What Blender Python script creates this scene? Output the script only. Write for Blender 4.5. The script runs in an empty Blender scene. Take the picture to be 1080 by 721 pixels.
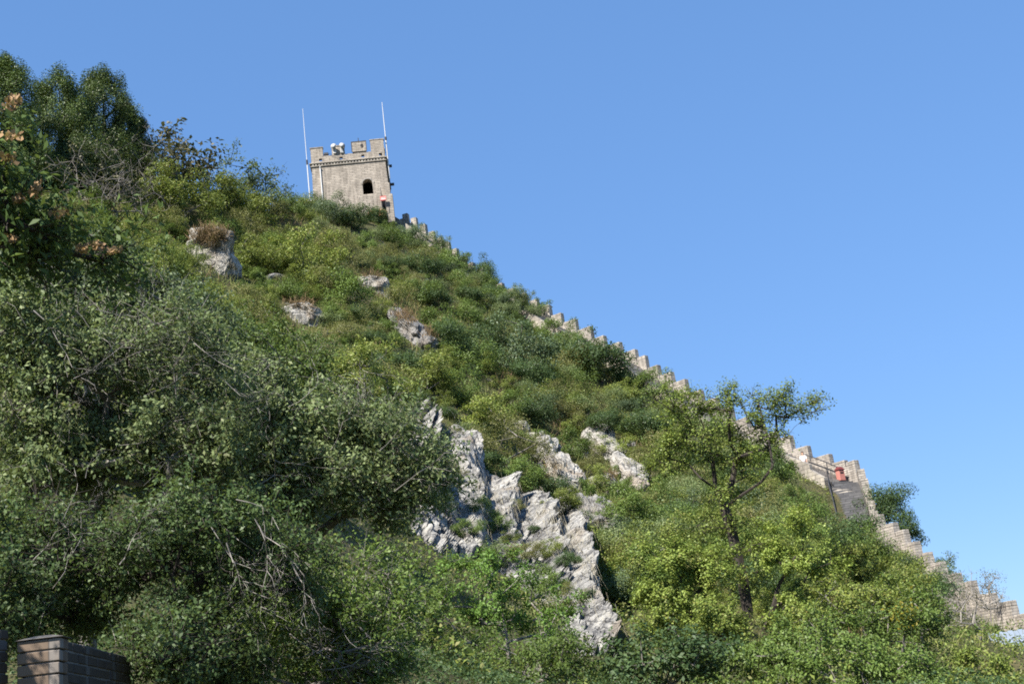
import bpy, bmesh, math, random
import numpy as np
from mathutils import Vector, Matrix, noise

sc = bpy.context.scene
C = sc.collection
PI = math.pi

# ------------------------------------------------------------------ camera
PW, PH, F = 1080.0, 721.0, 1350.0            # photo pixels, focal length in photo pixels
PITCH, ROLL = math.radians(17.0), math.radians(7.2)
EYE = np.array([0.0, 0.0, 1.7])
_fw = np.array([0, math.cos(PITCH), math.sin(PITCH)])
_r0 = np.array([1.0, 0, 0]); _u0 = np.array([0, -math.sin(PITCH), math.cos(PITCH)])
_U = math.cos(ROLL) * _u0 + math.sin(ROLL) * _r0
_R = math.cos(ROLL) * _r0 - math.sin(ROLL) * _u0
cam_d = bpy.data.cameras.new('camera'); cam = bpy.data.objects.new('camera', cam_d); C.objects.link(cam)
cam_d.sensor_width = 36; cam_d.lens = 36 * F / PW; cam_d.clip_end = 12000; cam_d.clip_start = 0.1
cam.matrix_world = Matrix(((_R[0], _U[0], -_fw[0], EYE[0]), (_R[1], _U[1], -_fw[1], EYE[1]),
                           (_R[2], _U[2], -_fw[2], EYE[2]), (0, 0, 0, 1)))
sc.camera = cam

# ------------------------------------------------------------------ light
SUN_AZ, SUN_EL = math.radians(-147), math.radians(46)       # azimuth clockwise from +Y
sun_dir = Vector((math.sin(SUN_AZ) * math.cos(SUN_EL), math.cos(SUN_AZ) * math.cos(SUN_EL), math.sin(SUN_EL)))
sd = bpy.data.lights.new('sun', 'SUN'); sd.energy = 5.0; sd.angle = math.radians(0.53); sd.color = (1, 0.94, 0.85)
so = bpy.data.objects.new('sun', sd); C.objects.link(so); so.rotation_euler = (-sun_dir).to_track_quat('-Z', 'Y').to_euler()
so.location = sun_dir * 300
w = bpy.data.worlds.new('World'); sc.world = w; w.use_nodes = True
nt = w.node_tree; nt.nodes.clear()
sky = nt.nodes.new('ShaderNodeTexSky'); sky.sky_type = 'NISHITA'; sky.sun_disc = False
sky.sun_elevation = SUN_EL; sky.sun_rotation = SUN_AZ; sky.altitude = 600; sky.air_density = 1.0; sky.dust_density = 0.0; sky.ozone_density = 3.0
bg = nt.nodes.new('ShaderNodeBackground'); bg.inputs[1].default_value = 0.12
hs = nt.nodes.new('ShaderNodeHueSaturation'); hs.inputs['Saturation'].default_value = 1.28; hs.inputs['Value'].default_value = 1.42
wo = nt.nodes.new('ShaderNodeOutputWorld')
gm = nt.nodes.new('ShaderNodeGamma'); gm.inputs[1].default_value = 0.72
nt.links.new(sky.outputs[0], gm.inputs[0]); nt.links.new(gm.outputs[0], hs.inputs['Color']); gm2 = nt.nodes.new('ShaderNodeGamma'); gm2.inputs[1].default_value = 0.58; nt.links.new(hs.outputs[0], gm2.inputs[0])
tn = nt.nodes.new('ShaderNodeVectorMath'); tn.operation = 'MULTIPLY'; tn.inputs[1].default_value = (0.715, 1.025, 1.52); nt.links.new(gm2.outputs[0], tn.inputs[0])
nt.links.new(tn.outputs[0], bg.inputs[0]); nt.links.new(bg.outputs[0], wo.inputs[0])
sc.view_settings.view_transform = 'Standard'; sc.view_settings.look = 'None'
sc.view_settings.exposure = 1.08; sc.view_settings.gamma = 1; sc.view_settings.use_curve_mapping = False
sc.render.engine = 'CYCLES'
sc.cycles.max_bounces = 6; sc.cycles.diffuse_bounces = 3; sc.cycles.transmission_bounces = 4; sc.cycles.glossy_bounces = 2
sc.cycles.use_denoising = False; sc.cycles.filter_width = 1.8

# ------------------------------------------------------------------ pixel helpers (direction of a photo pixel, point at a range)
def ray(px, py):
    px = np.asarray(px, float); py = np.asarray(py, float)
    d = (_fw + ((px - PW / 2) / F)[..., None] * _R + ((PH / 2 - py) / F)[..., None] * _U)
    return d / np.linalg.norm(d, axis=-1, keepdims=True)
def at(px, py, dist): return EYE + ray(px, py) * np.asarray(dist, float)[..., None]
def at1(px, py, dist): return EYE + ray(px, py) * dist
def to_px(p):
    q = np.asarray(p, float) - EYE
    z = q @ _fw
    return PW / 2 + F * (q @ _R) / z, PH / 2 - F * (q @ _U) / z, z

# ------------------------------------------------------------------ node helpers
def new_mat(name):
    m = bpy.data.materials.new(name); m.use_nodes = True
    n = m.node_tree.nodes; n.clear()
    out = n.new('ShaderNodeOutputMaterial'); b = n.new('ShaderNodeBsdfPrincipled')
    m.node_tree.links.new(b.outputs[0], out.inputs[0])
    b.inputs['Roughness'].default_value = 0.85; b.inputs['Specular IOR Level'].default_value = 0.25
    return m, m.node_tree, b, out
def ramp(t, fac, stops):
    r = t.nodes.new('ShaderNodeValToRGB'); e = r.color_ramp.elements
    while len(e) < len(stops): e.new(0.5)
    for k, (p, c) in enumerate(stops):
        e[k].position = p; e[k].color = (*c, 1)
    t.links.new(fac, r.inputs[0]); return r.outputs[0]
def noise_tex(t, vec, scale, detail=4, rough=0.6):
    n = t.nodes.new('ShaderNodeTexNoise'); n.inputs['Scale'].default_value = scale
    n.inputs['Detail'].default_value = detail; n.inputs['Roughness'].default_value = rough
    t.links.new(vec, n.inputs['Vector']); return n.outputs['Fac']
def mix(t, fac, a, b, mode='MIX'):
    m = t.nodes.new('ShaderNodeMix'); m.data_type = 'RGBA'; m.blend_type = mode
    if isinstance(fac, float): m.inputs[0].default_value = fac
    else: t.links.new(fac, m.inputs[0])
    for s, v in ((6, a), (7, b)):
        if isinstance(v, tuple): m.inputs[s].default_value = (*v, 1)
        else: t.links.new(v, m.inputs[s])
    return m.outputs[2]
def bump(t, h, dist, strength=1.0):
    b = t.nodes.new('ShaderNodeBump'); b.inputs['Distance'].default_value = dist; b.inputs['Strength'].default_value = strength
    t.links.new(h, b.inputs['Height']); return b.outputs[0]
def coords(t, kind='Object'):
    return t.nodes.new('ShaderNodeTexCoord').outputs[kind]
def mapped(t, vec, scale):
    m = t.nodes.new('ShaderNodeMapping'); m.inputs['Scale'].default_value = scale
    t.links.new(vec, m.inputs['Vector']); return m.outputs[0]

MAT = {}
GAIN = {'seed_pod': .95, 'grass_brown': 1.0, 'grass_pale': 1.0, 'leaf_yellow': 1.0, 'leaf_conifer': 1.35, 'leaf_grey_green': 2.2, 'leaf_shade_green': 1.75, 'leaf_light_green': 1.85, 'leaf_bean': 1.5}
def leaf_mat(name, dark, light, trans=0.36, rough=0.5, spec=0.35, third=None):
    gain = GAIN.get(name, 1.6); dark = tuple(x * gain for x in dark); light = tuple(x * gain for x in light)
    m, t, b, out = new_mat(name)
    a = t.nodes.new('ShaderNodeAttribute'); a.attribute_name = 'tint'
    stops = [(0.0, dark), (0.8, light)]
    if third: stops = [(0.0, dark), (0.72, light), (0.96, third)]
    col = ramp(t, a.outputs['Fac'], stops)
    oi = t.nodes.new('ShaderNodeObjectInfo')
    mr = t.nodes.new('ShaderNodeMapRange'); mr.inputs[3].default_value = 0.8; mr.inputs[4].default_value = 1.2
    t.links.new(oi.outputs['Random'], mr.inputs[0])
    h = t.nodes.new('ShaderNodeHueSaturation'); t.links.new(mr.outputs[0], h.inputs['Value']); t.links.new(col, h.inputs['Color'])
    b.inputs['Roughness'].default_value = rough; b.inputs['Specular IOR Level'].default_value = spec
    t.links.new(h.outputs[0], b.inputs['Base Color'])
    tr = t.nodes.new('ShaderNodeBsdfTranslucent')
    tc = mix(t, 0.5, h.outputs[0], (0.16, 0.2, 0.03), 'MIX')
    t.links.new(tc, tr.inputs[0])
    ms = t.nodes.new('ShaderNodeMixShader'); ms.inputs[0].default_value = trans
    t.links.new(b.outputs[0], ms.inputs[1]); t.links.new(tr.outputs[0], ms.inputs[2]); t.links.new(ms.outputs[0], out.inputs[0])
    MAT[name] = m
leaf_mat('leaf_yellow_green', (0.075, 0.105, 0.020), (0.155, 0.185, 0.040), third=(0.22, 0.20, 0.05))
leaf_mat('leaf_mid_green', (0.050, 0.085, 0.018), (0.105, 0.150, 0.034))
leaf_mat('leaf_dark_green', (0.026, 0.050, 0.018), (0.062, 0.098, 0.036))
leaf_mat('leaf_blue_green', (0.040, 0.065, 0.034), (0.095, 0.130, 0.066))
leaf_mat('leaf_shade_green', (0.024, 0.042, 0.014), (0.060, 0.092, 0.030))  # shade of the bottom-left corner is put into this dark leaf colour
leaf_mat('leaf_olive', (0.075, 0.085, 0.024), (0.145, 0.145, 0.052), third=(0.20, 0.16, 0.07))
leaf_mat('leaf_grey_green', (0.040, 0.062, 0.024), (0.108, 0.135, 0.056), spec=0.3, rough=0.55, trans=0.34, third=(0.19, 0.205, 0.09))
leaf_mat('leaf_conifer', (0.024, 0.046, 0.009), (0.068, 0.100, 0.020), trans=0.12)
leaf_mat('leaf_russet', (0.040, 0.045, 0.022), (0.085, 0.075, 0.036), trans=0.2)
leaf_mat('leaf_light_green', (0.070, 0.105, 0.020), (0.165, 0.205, 0.045), third=(0.23, 0.23, 0.06))
leaf_mat('leaf_fresh_green', (0.045, 0.090, 0.015), (0.100, 0.170, 0.032))
leaf_mat('leaf_bean', (0.030, 0.055, 0.016), (0.075, 0.115, 0.030), spec=0.3, rough=0.55)
leaf_mat('leaf_yellow', (0.16, 0.16, 0.02), (0.32, 0.27, 0.03))
leaf_mat('seed_pod', (0.20, 0.115, 0.05), (0.42, 0.27, 0.14), trans=0.3, rough=0.7)
leaf_mat('grass_brown', (0.13, 0.085, 0.045), (0.30, 0.215, 0.125), trans=0.2, rough=0.8, spec=0.1)
leaf_mat('grass_pale', (0.17, 0.15, 0.10), (0.38, 0.35, 0.27), trans=0.2, rough=0.8, spec=0.1)
leaf_mat('grass_green', (0.07, 0.085, 0.028), (0.15, 0.155, 0.058), trans=0.25, rough=0.7, spec=0.15)

def bark(name, c1, c2, sc_=6):
    m, t, b, o = new_mat(name); v = coords(t)
    f = noise_tex(t, mapped(t, v, (sc_, sc_, sc_ * .3)), 2.0, 5, .65)
    t.links.new(ramp(t, f, [(0.3, c1), (0.7, c2)]), b.inputs['Base Color'])
    t.links.new(bump(t, f, .01), b.inputs['Normal']); MAT[name] = m
bark('bark_dark', (0.022, 0.018, 0.015), (0.065, 0.055, 0.046))
bark('bark_grey', (0.10, 0.09, 0.08), (0.27, 0.245, 0.22))
bark('bark_pale', (0.15, 0.138, 0.122), (0.36, 0.33, 0.295))

def brick_mat(name, c1, c2, mortar, bw, bh, dirt=0.5, msize=0.06, bscale=.008):
    m, t, b, o = new_mat(name); uv = coords(t, 'UV'); ob = coords(t)
    br = t.nodes.new('ShaderNodeTexBrick'); br.inputs['Scale'].default_value = 1.0
    br.inputs['Color1'].default_value = (*c1, 1); br.inputs['Color2'].default_value = (*c2, 1); br.inputs['Mortar'].default_value = (*mortar, 1)
    br.inputs['Brick Width'].default_value = bw; br.inputs['Row Height'].default_value = bh
    br.inputs['Mortar Size'].default_value = msize * bh * 2; br.inputs['Bias'].default_value = 0.0; br.inputs['Mortar Smooth'].default_value = .3
    t.links.new(uv, br.inputs['Vector'])
    f = noise_tex(t, ob, 0.9, 6, .65); f2 = noise_tex(t, mapped(t, ob, (3.5, 3.5, .7)), 1.0, 5, .6)
    col = mix(t, ramp(t, f, [(.38, (0, 0, 0)), (.66, (dirt,) * 3)]), br.outputs['Color'], tuple(.45 * x for x in c1))
    col = mix(t, ramp(t, f2, [(.45, (0, 0, 0)), (.75, (dirt * .8,) * 3)]), col, tuple(min(1, 1.25 * x) for x in c2))
    t.links.new(col, b.inputs['Base Color'])
    nn = bump(t, br.outputs['Fac'], -bscale, .8)
    t.links.new(nn, b.inputs['Normal']); MAT[name] = m
brick_mat('brick_tower', (0.27, 0.235, 0.195), (0.41, 0.36, 0.30), (0.17, 0.15, 0.125), .62, .19, dirt=.6, msize=.09)
brick_mat('brick_parapet', (0.28, 0.25, 0.215), (0.43, 0.39, 0.34), (0.17, 0.155, 0.14), .55, .17, dirt=.75, msize=.09)
brick_mat('brick_grey', (0.085, 0.085, 0.09), (0.14, 0.138, 0.14), (0.06, 0.06, 0.062), .9, .2, dirt=.5)
brick_mat('stone_rampart', (0.27, 0.245, 0.21), (0.40, 0.36, 0.30), (0.19, 0.17, 0.15), .7, .3, dirt=.6)
def plain(name, c, rough=.7, metal=0.0, var=.25, scale=5.0):
    m, t, b, o = new_mat(name); f = noise_tex(t, coords(t), scale, 5, .6)
    t.links.new(ramp(t, f, [(.3, tuple(x * (1 - var) for x in c)), (.7, tuple(min(1, x * (1 + var)) for x in c))]), b.inputs['Base Color'])
    b.inputs['Roughness'].default_value = rough; b.inputs['Metallic'].default_value = metal; MAT[name] = m
plain('white_paint', (0.55, 0.55, 0.54), .45, var=.08)
plain('horn_white', (0.40, 0.40, 0.39), .55, var=.12)
plain('dark_metal', (0.05, 0.05, 0.055), .5)
plain('sign_red', (0.50, 0.13, 0.11), .6, var=.15)
plain('sign_white', (0.75, 0.74, 0.70), .6, var=.1)
plain('bin_pink', (0.42, 0.17, 0.14), .6, var=.12)
plain('bin_lid', (0.13, 0.03, 0.03), .6, var=.15)
plain('slot_shade', (0.02, 0.02, 0.02), .9)
plain('cloth_white', (0.78, 0.78, 0.80), .8, var=.05)
plain('cloth_dark', (0.03, 0.035, 0.05), .8)
plain('skin', (0.48, 0.30, 0.21), .55, var=.06)
plain('hair', (0.012, 0.010, 0.009), .5)
plain('roof_sheet', (0.21, 0.25, 0.30), .45, var=.06, scale=.8)
plain('shed_wall', (0.45, 0.44, 0.42), .8, var=.15)
plain('orange_earth', (0.44, 0.235, 0.13), .95, var=.3, scale=1.6)

def ground_mat():
    m, t, b, o = new_mat('hill_soil'); v = coords(t)
    f = noise_tex(t, v, .16, 6, .65); f2 = noise_tex(t, v, 1.6, 6, .7); f3 = noise_tex(t, v, .5, 4, .6)
    c = ramp(t, f, [(.35, (.055, .06, .022)), (.55, (.09, .085, .036)), (.72, (.16, .115, .065))])
    c = mix(t, ramp(t, f2, [(.4, (0, 0, 0)), (.7, (.8, .8, .8))]), c, (.045, .05, .018))
    c = mix(t, ramp(t, f3, [(.62, (0, 0, 0)), (.7, (.6, .6, .6))]), c, (.27, .245, .21))
    t.links.new(c, b.inputs['Base Color']); t.links.new(bump(t, f2, .25), b.inputs['Normal']); MAT['hill_soil'] = m
ground_mat()
def rock_mat(name, base, pale, stain, brown, st=(.48, .66, .65)):
    m, t, b, o = new_mat(name); v = coords(t)
    f1 = noise_tex(t, v, 1.1, 7, .68); gp = t.nodes.new('ShaderNodeNewGeometry').outputs['Position']; f2 = noise_tex(t, mapped(t, gp, (2.2, 1.4, .5)), 1.0, 6, .7)
    f3 = noise_tex(t, v, .55, 4, .55); f4 = noise_tex(t, v, 5.5, 5, .7)
    c = ramp(t, f1, [(.32, base), (.6, pale)])
    c = mix(t, ramp(t, f2, [(st[0], (0, 0, 0)), (st[1], (st[2],) * 3)]), c, stain)
    c = mix(t, ramp(t, f3, [(.55, (0, 0, 0)), (.68, (.6, .6, .6))]), c, brown)
    vo = t.nodes.new('ShaderNodeTexVoronoi'); vo.feature = 'DISTANCE_TO_EDGE'; vo.inputs['Scale'].default_value = 1.5
    mp = t.nodes.new('ShaderNodeMix'); mp.data_type = 'VECTOR'; mp.inputs[0].default_value = .25
    nv = t.nodes.new('ShaderNodeTexNoise'); nv.inputs['Scale'].default_value = 2.0; t.links.new(v, nv.inputs['Vector'])
    t.links.new(mapped(t, v, (1, 1, 1.7)), mp.inputs[4]); t.links.new(nv.outputs['Color'], mp.inputs[5]); t.links.new(mp.outputs[1], vo.inputs['Vector'])
    crack = ramp(t, vo.outputs['Distance'], [(.0, (1, 1, 1)), (.045, (0, 0, 0))])
    c = mix(t, crack, c, tuple(.4 * x for x in stain))
    t.links.new(c, b.inputs['Base Color'])
    hsum = t.nodes.new('ShaderNodeMath'); hsum.operation = 'ADD'; t.links.new(f4, hsum.inputs[0]); t.links.new(f1, hsum.inputs[1])
    t.links.new(bump(t, hsum.outputs[0], .22), b.inputs['Normal']); b.inputs['Roughness'].default_value = .9; MAT[name] = m
rock_mat('rock_white', (.27, .25, .215), (.52, .50, .455), (.10, .095, .09), (.26, .19, .12))
rock_mat('rock_grey', (.15, .147, .142), (.36, .35, .335), (.06, .06, .064), (.15, .115, .075))

# ------------------------------------------------------------------ object helpers
def link(name, me, parent=None, mat=None):
    o = bpy.data.objects.new(name, me); C.objects.link(o)
    if parent: o.parent = parent
    if mat is not None and me is not None: me.materials.append(MAT[mat] if isinstance(mat, str) else mat)
    return o
def tag(o, label=None, cat=None, group=None, kind=None):
    if label: o['label'] = label
    if cat: o['category'] = cat
    if group: o['group'] = group
    if kind: o['kind'] = kind
    return o
def thing(name, label, cat, loc=(0, 0, 0), rz=0.0, group=None):
    o = bpy.data.objects.new(name, None); C.objects.link(o); o.location = [float(x) for x in loc]; o.rotation_euler = (0, 0, rz)
    o.empty_display_size = .3
    return tag(o, label, cat, group)
def quad_mesh(name, V, tint=None):
    V = np.ascontiguousarray(V, dtype=np.float32).reshape(-1, 3); n = len(V) // 4
    me = bpy.data.meshes.new(name)
    me.vertices.add(n * 4); me.loops.add(n * 4); me.polygons.add(n)
    me.vertices.foreach_set('co', V.ravel())
    me.loops.foreach_set('vertex_index', np.arange(n * 4, dtype=np.int32))
    me.polygons.foreach_set('loop_start', np.arange(0, n * 4, 4, dtype=np.int32))
    if tint is not None:
        a = me.attributes.new('tint', 'FLOAT', 'FACE'); a.data.foreach_set('value', np.ascontiguousarray(tint, dtype=np.float32))
    me.update(calc_edges=True); return me
def mesh_vf(name, V, Fc, smooth=False):
    me = bpy.data.meshes.new(name); me.from_pydata([tuple(map(float, v)) for v in V], [], [tuple(map(int, f)) for f in Fc]); me.update()
    if smooth: me.polygons.foreach_set('use_smooth', [True] * len(me.polygons))
    return me
class MB:
    """collects boxes, prisms and tubes into one mesh"""
    def __init__(s): s.v = []; s.f = []
    def add(s, V, Fc):
        n = len(s.v); s.v += [tuple(map(float, v)) for v in V]; s.f += [tuple(n + i for i in f) for f in Fc]; return s
    def box(s, x0, x1, y0, y1, z0, z1):
        return s.hexa([(x0, y0, z0), (x1, y0, z0), (x1, y1, z0), (x0, y1, z0), (x0, y0, z1), (x1, y0, z1), (x1, y1, z1), (x0, y1, z1)])
    def hexa(s, V): return s.add(V, [(3, 2, 1, 0), (4, 5, 6, 7), (0, 1, 5, 4), (1, 2, 6, 5), (2, 3, 7, 6), (3, 0, 4, 7)])
    def tube(s, pts, radii, sides=6, cap=True):
        pts = [Vector(p) for p in pts]; n = len(pts)
        if not hasattr(radii, '__len__'): radii = [radii] * n
        V = []; ref = Vector((.31, .17, .93))
        for i in range(n):
            d = (pts[min(i + 1, n - 1)] - pts[max(i - 1, 0)]).normalized()
            a = d.cross(ref if abs(d.dot(ref)) < .95 else Vector((1, 0, 0))).normalized(); b = d.cross(a)
            for k in range(sides):
                an = 2 * PI * k / sides; V.append(pts[i] + (a * math.cos(an) + b * math.sin(an)) * radii[i])
        Fc = [(i * sides + k, i * sides + (k + 1) % sides, (i + 1) * sides + (k + 1) % sides, (i + 1) * sides + k) for i in range(n - 1) for k in range(sides)]
        if cap: Fc += [tuple(range(sides))[::-1], tuple((n - 1) * sides + k for k in range(sides))]
        return s.add(V, Fc)
    def mesh(s, name, uv=False, smooth=False, bevel=0):
        me = mesh_vf(name, s.v, s.f, smooth)
        bm = bmesh.new(); bm.from_mesh(me)
        bmesh.ops.recalc_face_normals(bm, faces=bm.faces[:])
        if bevel: bmesh.ops.bevel(bm, geom=bm.edges[:], offset=bevel, segments=1, affect='EDGES', profile=.5)
        bm.to_mesh(me); bm.free()
        if uv: box_uv(me)
        return me
def box_uv(me):
    ul = me.uv_layers.new(name='UVMap')
    for p in me.polygons:
        n = p.normal
        if abs(n.z) > .75: tx, ty = Vector((1, 0, 0)), Vector((0, 1, 0))
        else: tx = Vector((-n.y, n.x, 0)).normalized(); ty = Vector((0, 0, 1))
        for li in p.loop_indices:
            co = me.vertices[me.loops[li].vertex_index].co; ul.data[li].uv = (co.dot(tx), co.dot(ty))

# ------------------------------------------------------------------ the wall's course along the ridge: tops of the merlons, at their ranges
TOPS_A = [(420.7, 220.4, 133), (429.5, 225, 132.4), (438.5, 229.3, 131.8), (448, 235.5, 131), (457, 242.6, 130.3), (465, 249, 129.6), (473, 254, 129),
          (481, 261, 128.2), (489.6, 268.5, 127.4), (498, 275, 126.6), (509, 283, 125.6), (517, 290, 125), (529, 297, 124), (541, 303, 123), (553, 309, 122), (566, 315.5, 121),
          (578.5, 321.5, 120), (591, 329, 119), (606, 335.5, 117.8), (622, 343.7, 116.5), (636, 352, 115.4), (652.6, 360, 114), (669, 367, 112.8), (680, 375, 112), (692.6, 383, 111),
          (707, 392, 109.8), (722, 400, 108.7), (738, 410, 107.5), (754, 420, 106.3), (770, 429, 105.2), (786, 438, 104), (802, 447, 103), (817, 453, 102), (832, 458.5, 101), (851, 469, 100),
          (873.6, 477, 98.8), (890, 484, 98)]
TOPS_B = [(900.5, 485.5, 97.3), (904, 494, 96), (907.5, 504, 94.7), (911, 516, 93.3), (914.5, 528, 92), (918, 540, 90.7)]
TOPS_C = [(925, 541, 90), (941, 550, 89), (952, 559, 88.2), (963.5, 570.4, 87.3), (976.6, 581.7, 86.3), (990, 591, 85.3), (1006.6, 602, 84.2), (1023, 613.5, 83), (1044, 623, 81.7),
          (1064.6, 634, 80.4), (1082, 645, 79.3), (1100, 656, 78.2), (1120, 668, 77)]
A3 = [at1(*p) for p in TOPS_A]; B3 = [at1(*p) for p in TOPS_B]; C3 = [at1(*p) for p in TOPS_C]
WALL = np.array(A3 + B3 + C3)

# ------------------------------------------------------------------ terrain: one height field
def rel(p, dz): return (p[0], p[1], p[2] + dz)
ctrl = []
for p in list(A3[::2]) + list(B3[::2]) + list(C3[::2]):
    ctrl.append(rel(p, -3.3))
    u = p[:2] / np.linalg.norm(p[:2]); ctrl.append((p[0] + u[0] * 22 + 6, p[1] + u[1] * 22 + 6, p[2] - 13))
PIX = [(330, 214, 136), (372, 228, 134), (412, 236, 131.5), (370, 226, 142), (290, 226, 128), (240, 212, 115), (190, 200, 110), (150, 200, 104), (100, 212, 100), (50, 215, 97), (0, 215, 92), (-100, 250, 80), (-250, 300, 70),
       (222, 275, 95), (300, 262, 108), (318, 340, 88), (395, 300, 100), (432, 352, 92), (480, 335, 108), (380, 250, 121), (440, 290, 117), (550, 400, 101), (610, 390, 108), (660, 420, 104), (720, 450, 97),
       (460, 445, 78), (500, 490, 72), (560, 455, 86), (600, 470, 88), (640, 475, 90), (665, 525, 80), (560, 560, 67), (600, 580, 65.5), (620, 610, 62), (645, 668, 56), (475, 565, 62),
       (700, 560, 74), (780, 655, 53), (840, 560, 75), (860, 610, 66), (930, 645, 62), (1010, 690, 54), (740, 500, 86), (820, 520, 86), (560, 640, 50), (480, 640, 44), (640, 721, 40), (760, 721, 40), (900, 721, 42), (1000, 735, 42), (1080, 735, 50),
       (350, 420, 70), (400, 480, 62), (280, 400, 62), (150, 340, 55), (50, 330, 48), (200, 470, 42), (80, 450, 35), (330, 560, 42), (420, 600, 42), (400, 700, 30), (300, 650, 27), (520, 715, 33)]
for p in PIX: ctrl.append(tuple(at1(*p)))
for x, y in ((-150, 178), (-60, 175), (50, 172), (-120, 130)):
    pass
for p in [(330, 214, 160), (240, 214, 142), (150, 200, 132), (50, 205, 124), (-60, 220, 110), (-250, 300, 95)]:
    q = at1(*p); ctrl.append((q[0], q[1], q[2] - 18))
ctrl += [(-9, 10, .3), (-3, 8, 0), (3, 8, 0), (9, 9, -.1), (-6, 15, 1.2), (-3, 20, 1.6), (-10, 20, 3.4), (2, 22, .9), (10, 24, .6), (18, 28, .3), (-18, 22, 7), (0, -10, 0), (-20, -8, 0), (20, -8, -.3), (-30, 30, 15),
         (-14, 13, 1.5), (0, 0, 0), (26, 22, -.3), (-24, 8, 2), (40, 40, 0), (-60, 5, 4), (60, 30, -2), (90, 60, -6),
         (-200, 100, 20), (-200, 250, 8), (0, 300, 0), (-90, 260, 4), (120, 220, -4), (200, 200, -5), (200, 50, -4), (0, -80, 0), (-150, -60, 0), (150, -60, -2), (60, 150, 2), (100, 110, -5), (250, 0, -4), (-260, 0, 2)]
ctrl = np.array(ctrl, float)
def _solve():
    P = ctrl[:, :2]; n = len(P)
    D = np.linalg.norm(P[:, None] - P[None], axis=-1)
    K = -D - np.eye(n) * 0.6
    A = np.zeros((n + 3, n + 3)); A[:n, :n] = K; A[:n, n] = 1; A[:n, n + 1:] = P; A[n, :n] = 1; A[n + 1:, :n] = P.T
    b = np.zeros(n + 3); b[:n] = ctrl[:, 2]
    return np.linalg.solve(A, b)
_w = _solve()
def _rbf(x, y):
    q = np.stack([x, y], -1); out = np.empty(len(q))
    for s in range(0, len(q), 20000):
        D = np.linalg.norm(q[s:s + 20000, None] - ctrl[None, :, :2], axis=-1)
        out[s:s + 20000] = -D @ _w[:-3] + _w[-3] + q[s:s + 20000] @ _w[-2:]
    return out
GX0, GX1, GY0, GY1, GS = -150.0, 130.0, -30.0, 230.0, 0.8
gx = np.arange(GX0, GX1 + .1, GS); gy = np.arange(GY0, GY1 + .1, GS)
XX, YY = np.meshgrid(gx, gy, indexing='ij')
HH = _rbf(XX.ravel(), YY.ravel()).reshape(XX.shape)
for _ in range(3):                                            # soften the kinks
    Hp = np.pad(HH, 1, mode='edge'); HH = .4 * HH + .15 * (Hp[2:, 1:-1] + Hp[:-2, 1:-1] + Hp[1:-1, 2:] + Hp[1:-1, :-2])
def vnoise(x, y, seed):
    r = np.random.default_rng(seed); T = r.random((64, 64)); xi = np.floor(x).astype(int); yi = np.floor(y).astype(int)
    fx = x - xi; fy = y - yi; fx = fx * fx * (3 - 2 * fx); fy = fy * fy * (3 - 2 * fy); a = xi % 64; b = yi % 64; c = (xi + 1) % 64; d = (yi + 1) % 64
    return (T[a, b] * (1 - fx) + T[c, b] * fx) * (1 - fy) + (T[a, d] * (1 - fx) + T[c, d] * fx) * fy - .5
rough_amt = np.clip((np.hypot(XX, YY) - 12) / 30, 0, 1)
HH = HH + rough_amt * (1.6 * vnoise(XX / 9, YY / 9, 1) + .8 * vnoise(XX / 3.6, YY / 3.6, 2) + .35 * vnoise(XX / 1.7, YY / 1.7, 3))
def H(x, y):
    x = np.asarray(x, float); y = np.asarray(y, float)
    u = np.clip((x - GX0) / GS, 0, len(gx) - 1.001); v = np.clip((y - GY0) / GS, 0, len(gy) - 1.001)
    i = u.astype(int); j = v.astype(int); a = u - i; b = v - j
    return (HH[i, j] * (1 - a) + HH[i + 1, j] * a) * (1 - b) + (HH[i, j + 1] * (1 - a) + HH[i + 1, j + 1] * a) * b
def normal_at(x, y, e=1.5):
    n = np.array([float(H(x - e, y) - H(x + e, y)), float(H(x, y - e) - H(x, y + e)), 2 * e]); return n / np.linalg.norm(n)
_T = np.arange(4, 230, .3)
def hit(px, py):
    d = ray(px, py); P = EYE + d * _T[:, None]
    under = np.nonzero(P[:, 2] < H(P[:, 0], P[:, 1]))[0]
    if not len(under): return None
    return P[under[0]]
def foot(px, py):
    p = hit(px, py)
    if p is None:                                              # just past the crest: where the ground comes closest to the line of sight
        P = EYE + ray(px, py) * _T[:, None]; g = np.where(_T > 60, P[:, 2] - H(P[:, 0], P[:, 1]), 1e9); p = P[int(g.argmin())]
    return np.array([p[0], p[1], float(H(p[0], p[1]))])
CLIFF_TOP = [(428, 424), (452, 440), (476, 458), (494, 482), (512, 504), (538, 520), (564, 526), (588, 534), (606, 548)]
CLIFF_BOT = [(424, 500), (440, 556), (464, 582), (492, 586), (520, 594), (556, 616), (590, 650), (624, 686), (668, 686)]
CLIFF_T3 = np.array([hit(*p) for p in CLIFF_TOP]); CLIFF_B3 = np.array([hit(*p) for p in CLIFF_BOT])
def _cliff_sheet(nu=300, nv=110):
    us = np.linspace(0, len(CLIFF_TOP) - 1, nu); i = np.minimum(us.astype(int), len(CLIFF_TOP) - 2); f = (us - i)[:, None]
    Tu = CLIFF_T3[i] * (1 - f) + CLIFF_T3[i + 1] * f; Bu = CLIFF_B3[i] * (1 - f) + CLIFF_B3[i + 1] * f; vs = np.linspace(0, 1, nv)
    for _ in range(12):
        for A in (Tu, Bu): A[1:-1] = (A[:-2] + A[1:-1] + A[2:]) / 3
    return Tu, Bu, Tu[:, None] * (1 - vs)[None, :, None] + Bu[:, None] * vs[None, :, None]
CLIFF_TU, CLIFF_BU, CLIFF_P = _cliff_sheet()
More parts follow.
